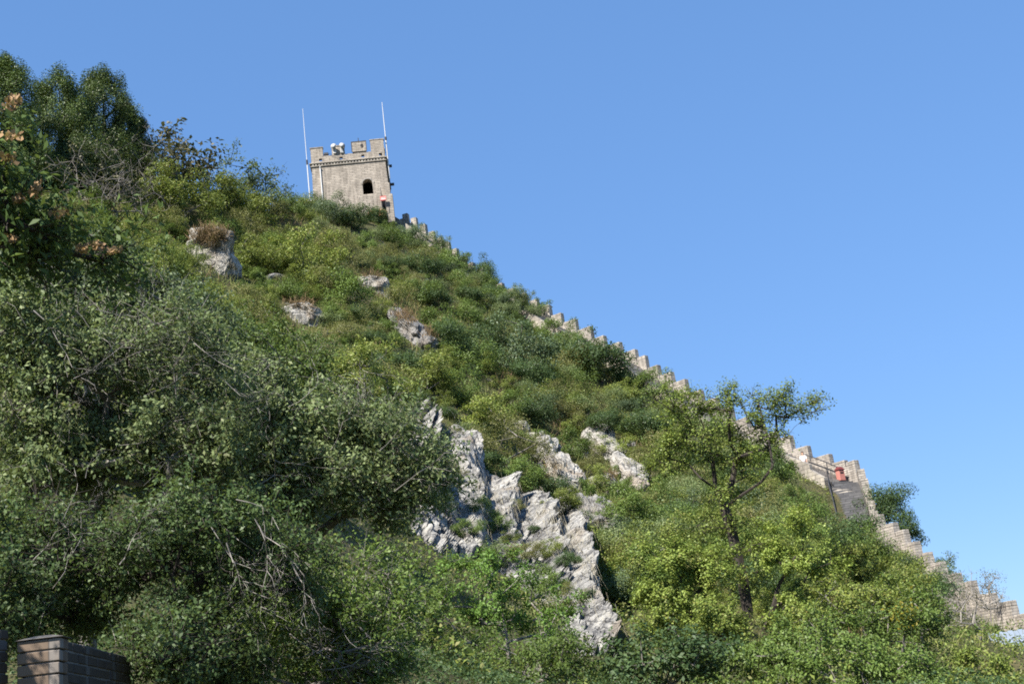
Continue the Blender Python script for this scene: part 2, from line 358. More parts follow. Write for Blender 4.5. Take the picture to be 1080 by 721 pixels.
_ci = np.round((CLIFF_P[..., 0] - GX0) / GS).astype(int).ravel(); _cj = np.round((CLIFF_P[..., 1] - GY0) / GS).astype(int).ravel(); _cz = CLIFF_P[..., 2].ravel() - 1.1
np.minimum.at(HH, (_ci, _cj), _cz)                              # the ground is cut away behind the cliff face
def in_cliff(px, py, pad=0):
    poly = CLIFF_TOP + CLIFF_BOT[::-1]; c = False; py = py - pad
    for k in range(len(poly)):
        (x0, y0), (x1, y1) = poly[k], poly[k - 1]
        if (y0 > py) != (y1 > py) and px < (x1 - x0) * (py - y0) / (y1 - y0) + x0: c = not c
    return c
def ground(): 
    ox = [GX0 - s for s in (3000, 1600, 800, 400, 200, 100, 50, 20)]; xs = np.concatenate([ox, gx, [GX1 + s for s in (20, 50, 100, 200, 400, 800, 1600, 3000)]])
    ys = np.concatenate([[GY0 - s for s in (3000, 1600, 800, 400, 200, 100, 50, 20)], gy, [GY1 + s for s in (20, 50, 100, 200, 400, 800, 1600, 3000)]])
    X, Y = np.meshgrid(xs, ys, indexing='ij')
    base = H(X, Y)
    dx = np.maximum(0, np.maximum(GX0 - X, X - GX1)); dy = np.maximum(0, np.maximum(GY0 - Y, Y - GY1)); k = np.clip(np.hypot(dx, dy) / 150, 0, 1)
    Z = base * (1 - k) + (-6) * k
    nx, ny = X.shape; V = np.stack([X, Y, Z], -1).reshape(-1, 3)
    idx = np.arange(nx * ny).reshape(nx, ny)
    Q = np.stack([idx[:-1, :-1], idx[1:, :-1], idx[1:, 1:], idx[:-1, 1:]], -1).reshape(-1, 4)
    me = bpy.data.meshes.new('hillside'); me.vertices.add(len(V)); me.loops.add(Q.size); me.polygons.add(len(Q))
    me.vertices.foreach_set('co', V.astype(np.float32).ravel()); me.loops.foreach_set('vertex_index', Q.astype(np.int32).ravel())
    me.polygons.foreach_set('loop_start', np.arange(0, Q.size, 4, dtype=np.int32)); me.update(calc_edges=True)
    me.polygons.foreach_set('use_smooth', [True] * len(Q))
    o = link('hillside', me, None, 'hill_soil'); o['kind'] = 'structure'
ground()

# ------------------------------------------------------------------ brick wall along the ridge
def horiz(v): v = np.array([v[0], v[1], 0.0]); return v / np.linalg.norm(v)
def wall_thing():
    b0 = WALL[0]
    t = thing('ridge_wall', 'long crenellated brick wall stepping down the ridge from the tower to the lower right', 'wall', (b0[0], b0[1], b0[2] - 3.3))
    O = np.array(t.location)
    n = len(WALL); nA = len(A3); nB = len(B3)
    # right-hand (camera side) normal of each node
    tang = [horiz(WALL[min(i + 1, n - 1)] - WALL[max(i - 1, 0)]) for i in range(n)]
    side = [np.array([d[1], -d[0], 0]) for d in tang]
    TH, WID, HP = .5, 2.3, 1.75
    rng = np.random.default_rng(5)
    par = MB()
    for i in range(n - 1):
        p, q = WALL[i] - O, WALL[i + 1] - O; L = np.linalg.norm((q - p)[:2]); d = horiz(q - p); s = np.array([d[1], -d[0], 0])
        steep = nA - 1 <= i < nA + nB - 1
        f = .3 if i < 16 else .06
        a = p + (q - p) * f
        j = rng.uniform(-.12, .10)
        def blk(p0, p1, ztop, zb0, zb1):
            return [p0 * [1, 1, 0] + [0, 0, zb0], p1 * [1, 1, 0] + [0, 0, zb1], (p1 - s * TH) * [1, 1, 0] + [0, 0, zb1], (p0 - s * TH) * [1, 1, 0] + [0, 0, zb0],
                    p0 * [1, 1, 0] + [0, 0, ztop], p1 * [1, 1, 0] + [0, 0, ztop], (p1 - s * TH) * [1, 1, 0] + [0, 0, ztop], (p0 - s * TH) * [1, 1, 0] + [0, 0, ztop]]
        # parapet below the crenels, one stepped block per bay
        sill = q[2] - (.4 if i < 16 else .25)
        par.hexa(blk(p, q, sill, p[2] - HP - 1.6, q[2] - HP - 1.6))
        m = MB(); m.hexa(blk(a + d * .02, q - d * .002, q[2] + j, sill + .003, sill + .003))
        # coping course, slightly proud
        mm = link('merlon', m.mesh('merlon', uv=True, bevel=.025), t, 'brick_parapet')
    link('parapet', par.mesh('parapet', uv=True), t, 'brick_parapet')
    # rampart under the walk, camera-side kerb wall, stepped walk
    ram = MB(); kerb = MB(); walk = MB(); stair = MB(); stairwall = MB()
    for i in range(n - 1):
        p, q = WALL[i] - O, WALL[i + 1] - O
        sp, sq = side[i], side[i + 1]
        zp, zq = p[2] - HP, q[2] - HP
        steep = nA - 1 <= i < nA + nB - 1
        p0, q0 = p + sp * .01, q + sq * .01; p1, q1 = p + sp * WID, q + sq * WID
        dz = 4.0
        ram.hexa([(*p1[:2], zp - dz), (*q1[:2], zq - dz), (*q0[:2], zq - dz), (*p0[:2], zp - dz), (*p1[:2], zp - .05), (*q1[:2], zq - .05), (*q0[:2], zq - .05), (*p0[:2], zp - .05)])
        # steps
        tgt = stair if steep else walk
        k = max(2, int(round(abs(zq - zp) / .22)))
        for s_ in range(k):
            f0, f1 = s_ / k, (s_ + 1) / k
            a0, b0_ = p0 + (q0 - p0) * f0, p0 + (q0 - p0) * f1; a1, b1 = p1 + (q1 - p1) * f0, p1 + (q1 - p1) * f1
            zt = zp + (zq - zp) * f0; zb = zq - .2
            tgt.hexa([(*a1[:2], zb), (*b1[:2], zb), (*b0_[:2], zb), (*a0[:2], zb), (*a1[:2], zt), (*b1[:2], zt), (*b0_[:2], zt), (*a0[:2], zt)])
        kh = .32
        if nA - 6 <= i < nA - 2: kh = .75
        if steep: kh = .12
        e0, e1 = p1 + sp * .35, q1 + sq * .35
        kerb.hexa([(*e0[:2], zp - 2.6), (*e1[:2], zq - 2.6), (*q1[:2], zq - 2.6), (*p1[:2], zp - 2.6), (*e0[:2], zp + kh), (*e1[:2], zq + kh), (*q1[:2], zq + kh), (*p1[:2], zp + kh)])
    link('rampart', ram.mesh('rampart', uv=True), t, 'stone_rampart')
    link('walkway', walk.mesh('walkway', uv=True), t, 'brick_parapet')
    s = link('stair_flight', stair.mesh('stair_flight', uv=True), t, 'brick_grey'); s['label'] = 'steep dark grey stair flight'
    link('kerb_wall', kerb.mesh('kerb_wall', uv=True), t, 'stone_rampart')
    # hand rail on the camera side of the stair flight, and along the landing
    hr = MB(); pts = []
    for i in range(nA - 1, nA + nB):
        p = WALL[i] - O; pts.append(p + side[i] * (WID - .12) + [0, 0, -HP + .95])
        hr.tube([pts[-1] - [0, 0, 1.0], pts[-1]], .03, 5)
    hr.tube(pts, .045, 6); hr.tube([q - np.array([0, 0, .45]) for q in pts], .03, 5)
    hr2 = []
    for i in range(nA - 3, nA):
        p = WALL[i] - O; hr2.append(p + side[i] * .5 + [0, 0, -HP + 1.0]); hr.tube([hr2[-1] - [0, 0, 1.0], hr2[-1]], .03, 5)
    hr.tube(hr2, .04, 6)
    link('handrail', hr.mesh('handrail'), t, 'dark_metal')
    return t, side
wall_t, wall_side = wall_thing()
iL = len(A3) - 1                                                # the landing above the stair flight

# ------------------------------------------------------------------ watchtower
def tower():
    base = at1(375, 233, 134); yaw = math.radians(4.0)
    W, D, HB = 7.75, 8.0, 6.0        # width, depth, height to string course
    cx, cy = base[0], base[1]
    # right front corner foot sits at pixel ~(415,229); z from the picture
    z0 = at1(372, 172, 134)[2] - 6.75
    t = thing('watchtower', 'square brick watchtower with battlements and arched doorway on the hilltop', 'tower', (cx, cy, z0), yaw)
    bat = .006
    def batter(V): return [(x * (1 - bat * z), y * (1 - bat * z), z) for x, y, z in V]
    hw, hd = W / 2, D / 2
    # front wall with arched opening
    dx0, dw, dz0, dz1 = 1.75, .52, 2.45, 3.6
    bm = bmesh.new()
    outer = [(-hw, -2.5), (hw, -2.5), (hw, HB), (-hw, HB)]
    arch = [(dx0 - dw, dz0), (dx0 + dw, dz0)] + [(dx0 + dw * math.cos(a), dz1 + dw * math.sin(a)) for a in np.linspace(0, PI, 13)]
    def loop(pts):
        vs = [bm.verts.new((x, -hd, z)) for x, z in pts]
        return [bm.edges.new((vs[i], vs[(i + 1) % len(vs)])) for i in range(len(vs))]
    ed = loop(outer) + loop(arch)
    r = bmesh.ops.triangle_fill(bm, use_beauty=True, use_dissolve=False, edges=ed)
    faces = [g for g in r['geom'] if isinstance(g, bmesh.types.BMFace)]
    ex = bmesh.ops.extrude_face_region(bm, geom=faces)
    for g in ex['geom']:
        if isinstance(g, bmesh.types.BMVert): g.co.y += .8
    # three other walls
    def bx(x0, x1, y0, y1, zz0, zz1):
        vs = [bm.verts.new(p) for p in [(x0, y0, zz0), (x1, y0, zz0), (x1, y1, zz0), (x0, y1, zz0), (x0, y0, zz1), (x1, y0, zz1), (x1, y1, zz1), (x0, y1, zz1)]]
        for f in [(3, 2, 1, 0), (4, 5, 6, 7), (0, 1, 5, 4), (1, 2, 6, 5), (2, 3, 7, 6), (3, 0, 4, 7)]: bm.faces.new([vs[i] for i in f])
    bx(-hw, -hw + .8, -hd + .802, hd, -2.5, HB); bx(hw - .8, hw, -hd + .802, hd, -2.5, HB); bx(-hw + .802, hw - .802, hd - .8, hd, -2.5, HB)
    for v in bm.verts: v.co.x *= 1 - bat * v.co.z; v.co.y *= 1 - bat * v.co.z
    bmesh.ops.recalc_face_normals(bm, faces=bm.faces[:])
    me = bpy.data.meshes.new('wall'); bm.to_mesh(me); bm.free(); box_uv(me); link('wall', me, t, 'brick_tower')
    fl = MB(); fl.box(-hw + .85, hw - .85, -hd + .85, hd - .85, HB - .3, HB - .02)
    link('floor_slab', fl.mesh('floor_slab', uv=True), t, 'brick_grey')
    # arch ring
    ring = MB()
    an = np.linspace(0, PI, 13)
    for a, b in zip(an[:-1], an[1:]):
        ri, ro = dw + .0, dw + .16
        P = lambda r_, a_, y_: (dx0 + r_ * math.cos(a_), y_, dz1 + r_ * math.sin(a_))
        y0, y1 = -hd * (1 - bat * 3) - .035, -hd * (1 - bat * 3) + .1
        ring.hexa([P(ri, a, y0), P(ro, a, y0), P(ro, a, y1), P(ri, a, y1), P(ri, b, y0), P(ro, b, y0), P(ro, b, y1), P(ri, b, y1)])
    link('door_arch', ring.mesh('door_arch', uv=True), t, 'brick_parapet')
    # dentilled string course round the head of the wall
    k = 1 - bat * HB; tw, td = hw * k, hd * k
    co = MB()
    for (z_a, z_b, o) in ((HB, HB + .10, .12), (HB + .30, HB + .40, .2)):
        co.box(-tw - o, tw + o, -td - o, -td + .3, z_a, z_b); co.box(-tw - o, tw + o, td - .3, td + o, z_a, z_b)
        co.box(-tw - o, -tw + .3, -td + .302, td - .302, z_a, z_b); co.box(tw - .3, tw + o, -td + .302, td - .302, z_a, z_b)
    fr = MB(); fr.box(-tw + .01, tw - .01, -td + .01, td - .01, HB + .101, HB + .299); link('frieze', fr.mesh('frieze', uv=True), t, 'brick_grey')  # recess between the dentils coloured dark to stand for its shade
    nd = 24
    for i in range(nd):
        x = -tw + (i + .5) * 2 * tw / nd
        co.box(x - .09, x + .09, -td - .13, -td + .01, HB + .103, HB + .297); co.box(x - .09, x + .09, td - .01, td + .13, HB + .103, HB + .297)
        y = -td + (i + .5) * 2 * td / nd
        co.box(tw - .01, tw + .13, y - .09, y + .09, HB + .103, HB + .297); co.box(-tw - .13, -tw + .01, y - .09, y + .09, HB + .103, HB + .297)
    link('string_course', co.mesh('string_course', uv=True), t, 'stone_rampart')
    # parapet with drain holes
    z1 = HB + .401; z2 = HB + 1.15; th = .45
    pa = MB()
    holes = [-tw + .95, -tw + 3.05, -tw + 5.25, -tw + 7.05]
    def pierced(x0, x1, y0, y1, axis):
        xs = [x0]
        for h in holes: xs += [h - .16, h + .16]
        xs.append(x1)
        for a, b in zip(xs[::2], xs[1::2]):
            pa.box(a, b, y0, y1, z1, z2)
        for h in holes:
            pa.box(h - .159, h + .159, y0, y1, z1, z1 + .2); pa.box(h - .159, h + .159, y0, y1, z1 + .5, z2)
    pierced(-tw, tw, -td, -td + th, 0); pierced(-tw, tw, td - th, td, 0)
    pa.box(-tw, -tw + th, -td + th + .002, td - th - .002, z1, z2); pa.box(tw - th, tw, -td + th + .002, td - th - .002, z1, z2)
    link('parapet', pa.mesh('parapet', uv=True), t, 'brick_tower')
    roof = MB(); roof.box(-tw + th + .01, tw - th - .01, -td + th + .01, td - th - .01, z1, z1 + .12); link('roof', roof.mesh('roof', uv=True), t, 'brick_grey')
    def merlon(x0, x1, y0, y1, h):
        m = MB(); m.box(x0, x1, y0, y1, z2 + .003, z2 + h); m.box(x0 - .05, x1 + .05, y0 - .05, y1 + .05, z2 + h + .002, z2 + h + .09)
        return link('merlon', m.mesh('merlon', uv=True), t, 'brick_tower')
    for (x0, x1, h) in ((-tw, -tw + 1.25, .95), (-tw + 2.15, -tw + 3.45, .95), (-tw + 4.25, -tw + 5.65, .98), (tw - 1.35, tw, 1.25)):
        merlon(x0, x1, -td, -td + th, h)
    for x0 in (-tw, -tw + 2.2, -tw + 4.4, tw - 1.3): merlon(x0, x0 + 1.3, td - th, td, .9)
    for y0 in (-td + 1.6, -td + 3.6, -td + 5.4):
        merlon(-tw, -tw + th, y0, y0 + 1.1, .9); merlon(tw - th, tw, y0, y0 + 1.1, .95)
    # porch parapet and steps below the door
    pp = MB(); pp.box(.75, 2.6, -hd - 1.7, -hd - 1.25, -1.5, 1.55); pp.box(2.6 + .002, 3.05, -hd - 1.7, -hd - .02, -1.5, 2.3); pp.box(3.4, 4.15, -hd - 1.55, -hd - .02, -1.5, 1.55); pp.box(3.45, 3.95, -hd - .8, -hd - .03, 1.553, 3.1)
    pp.box(.76, 2.59, -hd - 1.245, -hd - .02, -1.5, 1.2)
    link('porch', pp.mesh('porch', uv=True, bevel=.03), t, 'brick_tower')
    # stone spouts on the right face
    for (y, z) in ((-hd + 1.2, HB - .2), (-hd + .9, 3.6)):
        s = MB(); s.box(hw * (1 - bat * z) - .1, hw * (1 - bat * z) + .6, y, y + .3, z, z + .22); link('spout', s.mesh('spout', bevel=.03), t, 'dark_metal')
    dp = MB(); dp.tube([(-hw + 1.0, -hd - .02, .3), (-hw + 1.0, -hd + .02, HB - .1)], .07, 8); dp.tube([(-hw + 1.0, -hd + .05, HB - .12), (-hw + 1.0, -hd - .16, HB - .12)], .05, 6)
    link('downpipe', dp.mesh('downpipe'), t, 'white_paint')
    ca = MB(); ca.tube([(-1.9 + 3.2 * u, -td - .14 + .05 * math.sin(u * 9), HB + 1.35 - 1.1 * (1 - (1 - u) ** 2.2)) for u in np.linspace(0, 1, 12)], .02, 5)
    link('cable', ca.mesh('cable'), t, 'dark_metal')
    M = t.matrix_basis if False else Matrix.Translation(t.location) @ Matrix.Rotation(yaw, 4, 'Z')
    wp = lambda x, y, z: M @ Vector((x, y, z))
    # masts beside and on the tower
    def mast(name, p, h, r0, label, collar=True):
        m = thing(name, label, 'antenna mast', p, yaw, 'white masts at the tower')
        a = MB(); a.tube([(0, 0, 0), (0, 0, h * .52)], [r0, r0], 8); link('pole', a.mesh('pole'), m, 'white_paint')
        b = MB(); b.tube([(0, 0, h * .52 + .002), (0, 0, h * .8), (0, 0, h)], [r0 * .6, r0 * .55, r0 * .35], 8); link('rod', b.mesh('rod'), m, 'white_paint')
        if collar:
            c = MB(); c.tube([(0, 0, h * .50), (0, 0, h * .54)], [r0 * 1.5, r0 * 1.5], 10); link('collar', c.mesh('collar'), m, 'dark_metal')
        return m
    m1 = mast('antenna_mast', wp(-hw - .30, -hd + .3, .1), 12.7, .06, 'tall thin white mast rising at the left corner of the tower')
    bx_ = MB(); bx_.box(-.25, .2, -.25, .1, 1.9, 2.3); bx_.tube([(-.05, -.1, 2.3), (-.05, -.1, 2.45)], [.2, .05], 8); link('equipment_box', bx_.mesh('equipment_box', bevel=.02), m1, 'white_paint')
    mast('antenna_mast', wp(-hw - .18, 1.8, 4.2), 4.5, .04, 'short thin white rod behind the tall left mast of the tower', False)
    mast('antenna_mast', wp(hw + .12, -hd + .5, 4.1), 8.7, .075, 'tall thin white mast rising at the right corner of the tower')
    # two loudspeakers and a dark lamp on the roof
    for k, (x, y, lb) in enumerate(((-tw + 2.45, -td - .12, 'left one of two white horn loudspeakers on the tower battlements'), (-tw + 3.2, -td - .12, 'right one of two white horn loudspeakers on the tower battlements'))):
        s = thing('loudspeaker', lb, 'loudspeaker', wp(x, y, z2 + .1), yaw + (.3 if k else -.2), 'white loudspeakers on the tower')
        h = MB(); h.tube([(0, -.3, .72), (0, -.18, .70), (0, .0, .66), (0, .12, .64)], [.30, .22, .12, .10], 12); link('horn', h.mesh('horn', smooth=True), s, 'horn_white')
        d = MB(); d.box(-.16, .16, -.04, .12, .0, .62); link('driver_box', d.mesh('driver_box', bevel=.03), s, 'horn_white')
    s = thing('floodlight', 'small dark floodlight on the battlements between the left merlons of the tower', 'floodlight', wp(-tw + 1.55, -td + .2, z2), yaw)
    h = MB(); h.box(-.22, .22, -.12, .12, .15, .42); link('lamp_head', h.mesh('lamp_head', bevel=.02), s, 'dark_metal')
    for xb in (-.26, .22):
        h = MB(); h.box(xb, xb + .04, -.03, .03, 0, .3); link('bracket', h.mesh('bracket'), s, 'dark_metal')
    # framed emblem panel on the middle merlon
    s = thing('emblem_panel', 'dark framed panel with a round emblem on the middle merlon of the tower', 'sign', wp(-tw + 4.95, -td - .06, z2 + .1), yaw)
    f = MB(); X, Z = .78, 1.15
    f.box(-X, X, -.06, 0, Z - .07, Z); f.box(-X, -X + .07, -.06, 0, 0, Z - .072); f.box(X - .07, X, -.06, 0, 0, Z - .072); f.tube([(0, -.03, Z), (0, -.03, Z + .35)], .04, 6)
    link('frame', f.mesh('frame'), s, 'dark_metal')
    p = MB(); p.box(-X + .072, X - .072, -.03, .0, 0, Z - .074); link('board', p.mesh('board', uv=True), s, 'brick_tower')
    e = MB()
    for a in np.linspace(0, 2 * PI, 9)[:-1]:
        e.tube([(.3 + .13 * math.cos(a), -.05, .6 + .2 * math.sin(a)), (.3 + .13 * math.cos(a + PI / 4), -.05, .6 + .2 * math.sin(a + PI / 4))], .03, 5)
    e.tube([(.3, -.05, .45), (.3, -.05, .75)], .03, 5); e.tube([(.2, -.05, .6), (.4, -.05, .6)], .03, 5)
    link('emblem', e.mesh('emblem'), s, 'dark_metal')
    # red notice on the porch
    s = thing('notice_board', 'small red and white notice board beside the tower doorway', 'sign', wp(3.2, -hd - 1.95, -.05), yaw)
    b = MB(); b.box(-.3, .3, -.04, .04, .75, 1.22); link('panel', b.mesh('panel'), s, 'sign_red')
    b = MB(); b.box(-.24, .24, -.052, -.042, .86, .93); b.box(-.24, .24, -.052, -.042, 1.02, 1.07); link('stripe', b.mesh('stripe'), s, 'sign_white')
    for x in (-.2, .2):
        b = MB(); b.tube([(x, 0, 0), (x, 0, .75)], .03, 6); link('post', b.mesh('post'), s, 'dark_metal')
    return t
tower_t = tower()

# ------------------------------------------------------------------ rocks
def rock_mesh(ax, seed, box=.62, sub=5, amp=.16, strata=1.6):
    bm = bmesh.new(); bmesh.ops.create_icosphere(bm, subdivisions=sub, radius=1.0)
    off = Vector((seed * 7.31, seed * 3.17, seed * 5.9)); mx = (ax[0] * ax[1] * ax[2]) ** (1 / 3)
    for v in bm.verts:
        u = v.co.copy(); s = Vector([math.copysign(abs(c) ** box, c) for c in u]); s = s / (1 + .18 * (s.length - 1))
        p = Vector((s.x * ax[0], s.y * ax[1], s.z * ax[2]))
        q = Vector((p.x * .55, p.y * .55, p.z * .55 * strata)) + off
        q += noise.noise_vector(q * .7) * .55
        d, pts = noise.voronoi(q, distance_metric='CHEBYCHEV')
        c1 = noise.cell(pts[0] * 13.7 + off); k1 = min(1.0, (d[1] - d[0]) * 4)
        q2 = q * 2.6; d2, pts2 = noise.voronoi(q2); c2 = noise.cell(pts2[0] * 9.1 + off)
        f = noise.fractal(q * .9, .9, 2.1, 5)
        disp = amp * mx * (1.5 * (c1 - .5) * k1 - .55 * (1 - k1) + .55 * (c2 - .5) + .8 * f)
        v.co = p + u.normalized() * disp
    me = bpy.data.meshes.new('rock'); bm.to_mesh(me); bm.free(); return me
def rock(center, ax, basis, seed, mat, label, group=None, **k):
    me = rock_mesh(ax, seed, **k); me.name = 'rock_outcrop'
    o = link('rock_outcrop', me, None, mat)
    B = np.array(basis).T; o.matrix_world = Matrix(((*map(float, B[0]), float(center[0])), (*map(float, B[1]), float(center[1])), (*map(float, B[2]), float(center[2])), (0, 0, 0, 1)))
    return tag(o, label, 'rock', group)
def rib(A, B, width, thick, seed, mat, label, lift=.15, **k):
    """a rock rib lying on the slope between two places of the hillside"""
    a, b = hit(*A), hit(*B)
    c = (a + b) / 2; n = normal_at(c[0], c[1], 2.5); L = b - a; L = L - n * (L @ n); ll = np.linalg.norm(L); x = L / ll; y = np.cross(n, x)
    c = c + n * lift
    return rock(c, (ll * .56, width / 2, thick), (x, y, n), seed, mat, label, 'rocks on the hillside', **k)
def block(px, py, w, h, d, seed, mat, label, tilt=0.0, up=0.0, **k):
    c = hit(px, py); v = ray(px, py); f = horiz(v); x = np.array([f[1], -f[0], 0]); z = np.array([0, 0, 1.0])
    x, f = x * math.cos(tilt) + f * math.sin(tilt), f * math.cos(tilt) - x * math.sin(tilt)
    return rock(c + f * d * .15 + z * up, (w / 2, d / 2, h / 2), (x, f, z), seed, mat, label, 'rocks on the hillside', **k)
ROCKS = []
R_ = ROCKS.append
R_(block(222, 284, 3.4, 4.2, 3.0, 52, 'rock_white', 'square white limestone block capped with dry brown grass on the left slope', tilt=-.3, up=.9, amp=.15, strata=1.3, box=.42, sub=6))
R_(block(318, 340, 3.2, 2.9, 2.6, 2, 'rock_white', 'broken white rock face below brown grass, in the middle of the left slope', tilt=.3, amp=.15))
R_(block(290, 303, 1.9, 2.4, 2, 3, 'rock_grey', 'small shaded grey rock between the square white block and the broken rock face', tilt=.3))
R_(block(393, 306, 3.0, 2.6, 2.4, 4, 'rock_white', 'pale rock under a rim of reddish grass, up the slope below the tower', tilt=.3, amp=.14))
R_(rib((415, 338), (452, 372), 2.6, 1.2, 5, 'rock_grey', 'slanting grey rock ledge with a rusty grass rim, right of the upper pale rock'))
R_(block(454, 371, 1.0, 1.5, 1.2, 6, 'rock_white', 'small bright stone at the lower end of the slanting ledge'))
R_(block(445, 296, 1.4, .7, 1.0, 7, 'rock_white', 'lone small white stone among shrubs below the upper ridge wall'))
R_(rib((448, 540), (486, 592), 2.6, 1.0, 9, 'rock_white', 'bright rock patch at the left foot of the main cliff, beside the foreground tree'))
R_(rib((570, 470), (600, 520), 2.3, 1.2, 15, 'rock_white', 'brownish blocky rib above the cliff centre', amp=.18))
R_(block(548, 452, 1.5, 1.3, 1.4, 16, 'rock_white', 'pale boulder at the top of the blocky rib'))
R_(block(562, 462, 1.6, .9, 1.2, 17, 'rock_white', 'flat pale stone just below the topmost boulder of the cliff'))
R_(rib((624, 462), (650, 486), 2.2, 1.0, 18, 'rock_white', 'upper right white rock slab of the cliff, under dark shrubs', amp=.15))
R_(block(662, 474, 1.3, 1.5, 1.2, 19, 'rock_grey', 'upright grey boulder right of the upper white slab'))
R_(rib((655, 492), (676, 518), 2.0, 1.0, 20, 'rock_white', 'cluster of white boulders at the right edge of the cliff'))
R_(block(634, 514, 2.2, 2.0, 1.8, 21, 'rock_white', 'large rounded pale boulder on the right part of the cliff', amp=.12))
R_(block(656, 524, 1.1, 1.3, 1.2, 22, 'rock_white', 'small rounded boulder right of the large pale boulder', amp=.12))
R_(rib((618, 530), (640, 560), 2.6, .9, 23, 'rock_grey', 'grey rubble face below the large pale boulder', amp=.2))
R_(block(612, 480, 1.2, 1.8, 1.2, 24, 'rock_white', 'narrow pale rock between the blocky rib and the upper white slab'))
R_(block(765, 601, 1.6, 1.1, 1.2, 25, 'rock_white', 'white rock showing behind the trunks of the big tree', up=.4))
R_(block(700, 603, .9, 1.6, 1.0, 26, 'rock_white', 'white rock showing left of the big tree over pale green foliage', up=.5))
R_(block(697, 555, 1.0, 1.2, 1.0, 27, 'rock_white', 'small white stone on the slope right of the cliff'))
rock_mat('rock_cliff', (.21, .205, .195), (.50, .485, .445), (.055, .056, .063), (.23, .175, .115), st=(.46, .60, .75))
def cliff():
    """the main cliff: one steep fluted face between its upper and its lower edge"""
    T3, B3, top, nu, nv = CLIFF_T3, CLIFF_B3, CLIFF_TOP, 300, 110
    Tu, Bu, P = CLIFF_TU, CLIFF_BU, CLIFF_P; vs = np.linspace(0, 1, nv)
    n = np.cross(np.gradient(P, axis=0).reshape(-1, 3), np.gradient(P, axis=1).reshape(-1, 3)).mean(0); n /= np.linalg.norm(n)
    if n[1] > 0: n = -n
    out = np.array([n[0], n[1], n[2] * .35]); out /= np.linalg.norm(out)
    V = P.copy(); s_len = np.concatenate([[0], np.cumsum(np.linalg.norm(np.diff((Tu + Bu) / 2, axis=0), axis=1))])
    for a in range(nu):
        for b in range(nv):
            p = P[a, b]; v = vs[b]; x = s_len[a]; h = np.linalg.norm(Tu[a] - Bu[a]) * v
            q = Vector((x, h, 0)); wv = noise.noise_vector(Vector((x * .25, h * .16, 3.1)))
            xs = x + wv.x * 1.9 - h * .06
            rib = 1 - abs(2 * ((xs / 2.9) % 1.0) - 1); rib2 = 1 - abs(2 * (((xs + wv.y) / 1.15 + .37) % 1.0) - 1)
            d, pt = noise.voronoi(Vector((xs * .8, h * .42, wv.z)), distance_metric='CHEBYCHEV'); c1 = noise.cell(pt[0] * 13.7); k1 = min(1.0, (d[1] - d[0]) * 4)
            d2, pt2 = noise.voronoi(Vector((x * 2.1, h * 1.3, 7.0 + wv.x))); c2 = noise.cell(pt2[0] * 9.1)
            prof = np.interp(v, [0, .05, .16, .6, .92, 1], [-.7, .35, 1.0, .62, .15, -.8]); e = min(1, a / 12, (nu - 1 - a) / 12)
            disp = prof * (.5 + 1.45 * rib ** 1.15 + .2 * rib2 + .32 * (c1 - .4) * k1) + .15 * (c2 - .5) - .2 * (1 - k1) + .24 * noise.fractal(Vector((x, h * .5, 0)) * .7, 1.0, 2.1, 4)
            V[a, b] = p + out * (disp * e - .6 * (1 - e))
    back = P - out * 1.6
    VV = np.concatenate([V.reshape(-1, 3), back.reshape(-1, 3)]); idx = np.arange(nu * nv).reshape(nu, nv); m = nu * nv
    Fq = [np.stack([idx[:-1, :-1], idx[1:, :-1], idx[1:, 1:], idx[:-1, 1:]], -1).reshape(-1, 4), np.stack([idx[:-1, :-1], idx[:-1, 1:], idx[1:, 1:], idx[1:, :-1]], -1).reshape(-1, 4) + m]
    for e_, rev in ((idx[:, 0], 0), (idx[:, -1], 1), (idx[0, :], 1), (idx[-1, :], 0)):
        q = np.stack([e_[:-1], e_[:-1] + m, e_[1:] + m, e_[1:]], -1); Fq.append(q[:, ::-1] if rev else q)
    org = VV.mean(0); me = mesh_vf('rock_cliff', VV - org, np.concatenate(Fq)); bm = bmesh.new(); bm.from_mesh(me); bmesh.ops.recalc_face_normals(bm, faces=bm.faces[:]); bm.to_mesh(me); bm.free()
    o = link('rock_cliff', me, None, 'rock_cliff'); o.location = org; tag(o, 'steep fluted grey-white cliff running diagonally down the middle of the hillside', 'cliff')
cliff()
def earth():
    b = hit(400, 232); o = link('bare_earth', rock_mesh((1.05, 1.2, .62), 31, amp=.2), None, 'orange_earth')
    o.location = at1(398, 229, 128.6); tag(o, 'orange bare earth bank right under the tower doorway', 'earth bank')
earth()

# ------------------------------------------------------------------ leaves and trees
def unit(v): return v / np.maximum(1e-9, np.linalg.norm(v, axis=-1, keepdims=True))
def leaf_quads(P, size, rng, out=None, up=.6, aspect=.55, droop=0.0, outw=.5):
    """one rhombic folded leaf per point"""
    n = len(P); nrm = rng.normal(size=(n, 3)) * .55 + np.array([0, 0, up])
    if out is not None: nrm = nrm + out * outw
    nrm = unit(nrm); a = rng.normal(size=(n, 3)); a[:, 2] -= droop; a = unit(a - nrm * (a * nrm).sum(1, keepdims=True)); b = np.cross(nrm, a)
    s = (size * rng.uniform(.65, 1.3, n))[:, None]
    f = nrm * s * .14
    return np.stack([P - a * s * .5, P + b * s * .5 * aspect + f, P + a * s * .5, P - b * s * .5 * aspect + f], 1)
def blade_quads(P, d, length, width, rng):
    n = len(P); d = unit(d); L = np.asarray(length).reshape(-1, 1) * np.ones((n, 1)); s = unit(np.cross(d, rng.normal(size=(n, 3)))) * width
    return np.stack([P - s, P + s, P + d * L + s * .25, P + d * L - s * .25], 1)
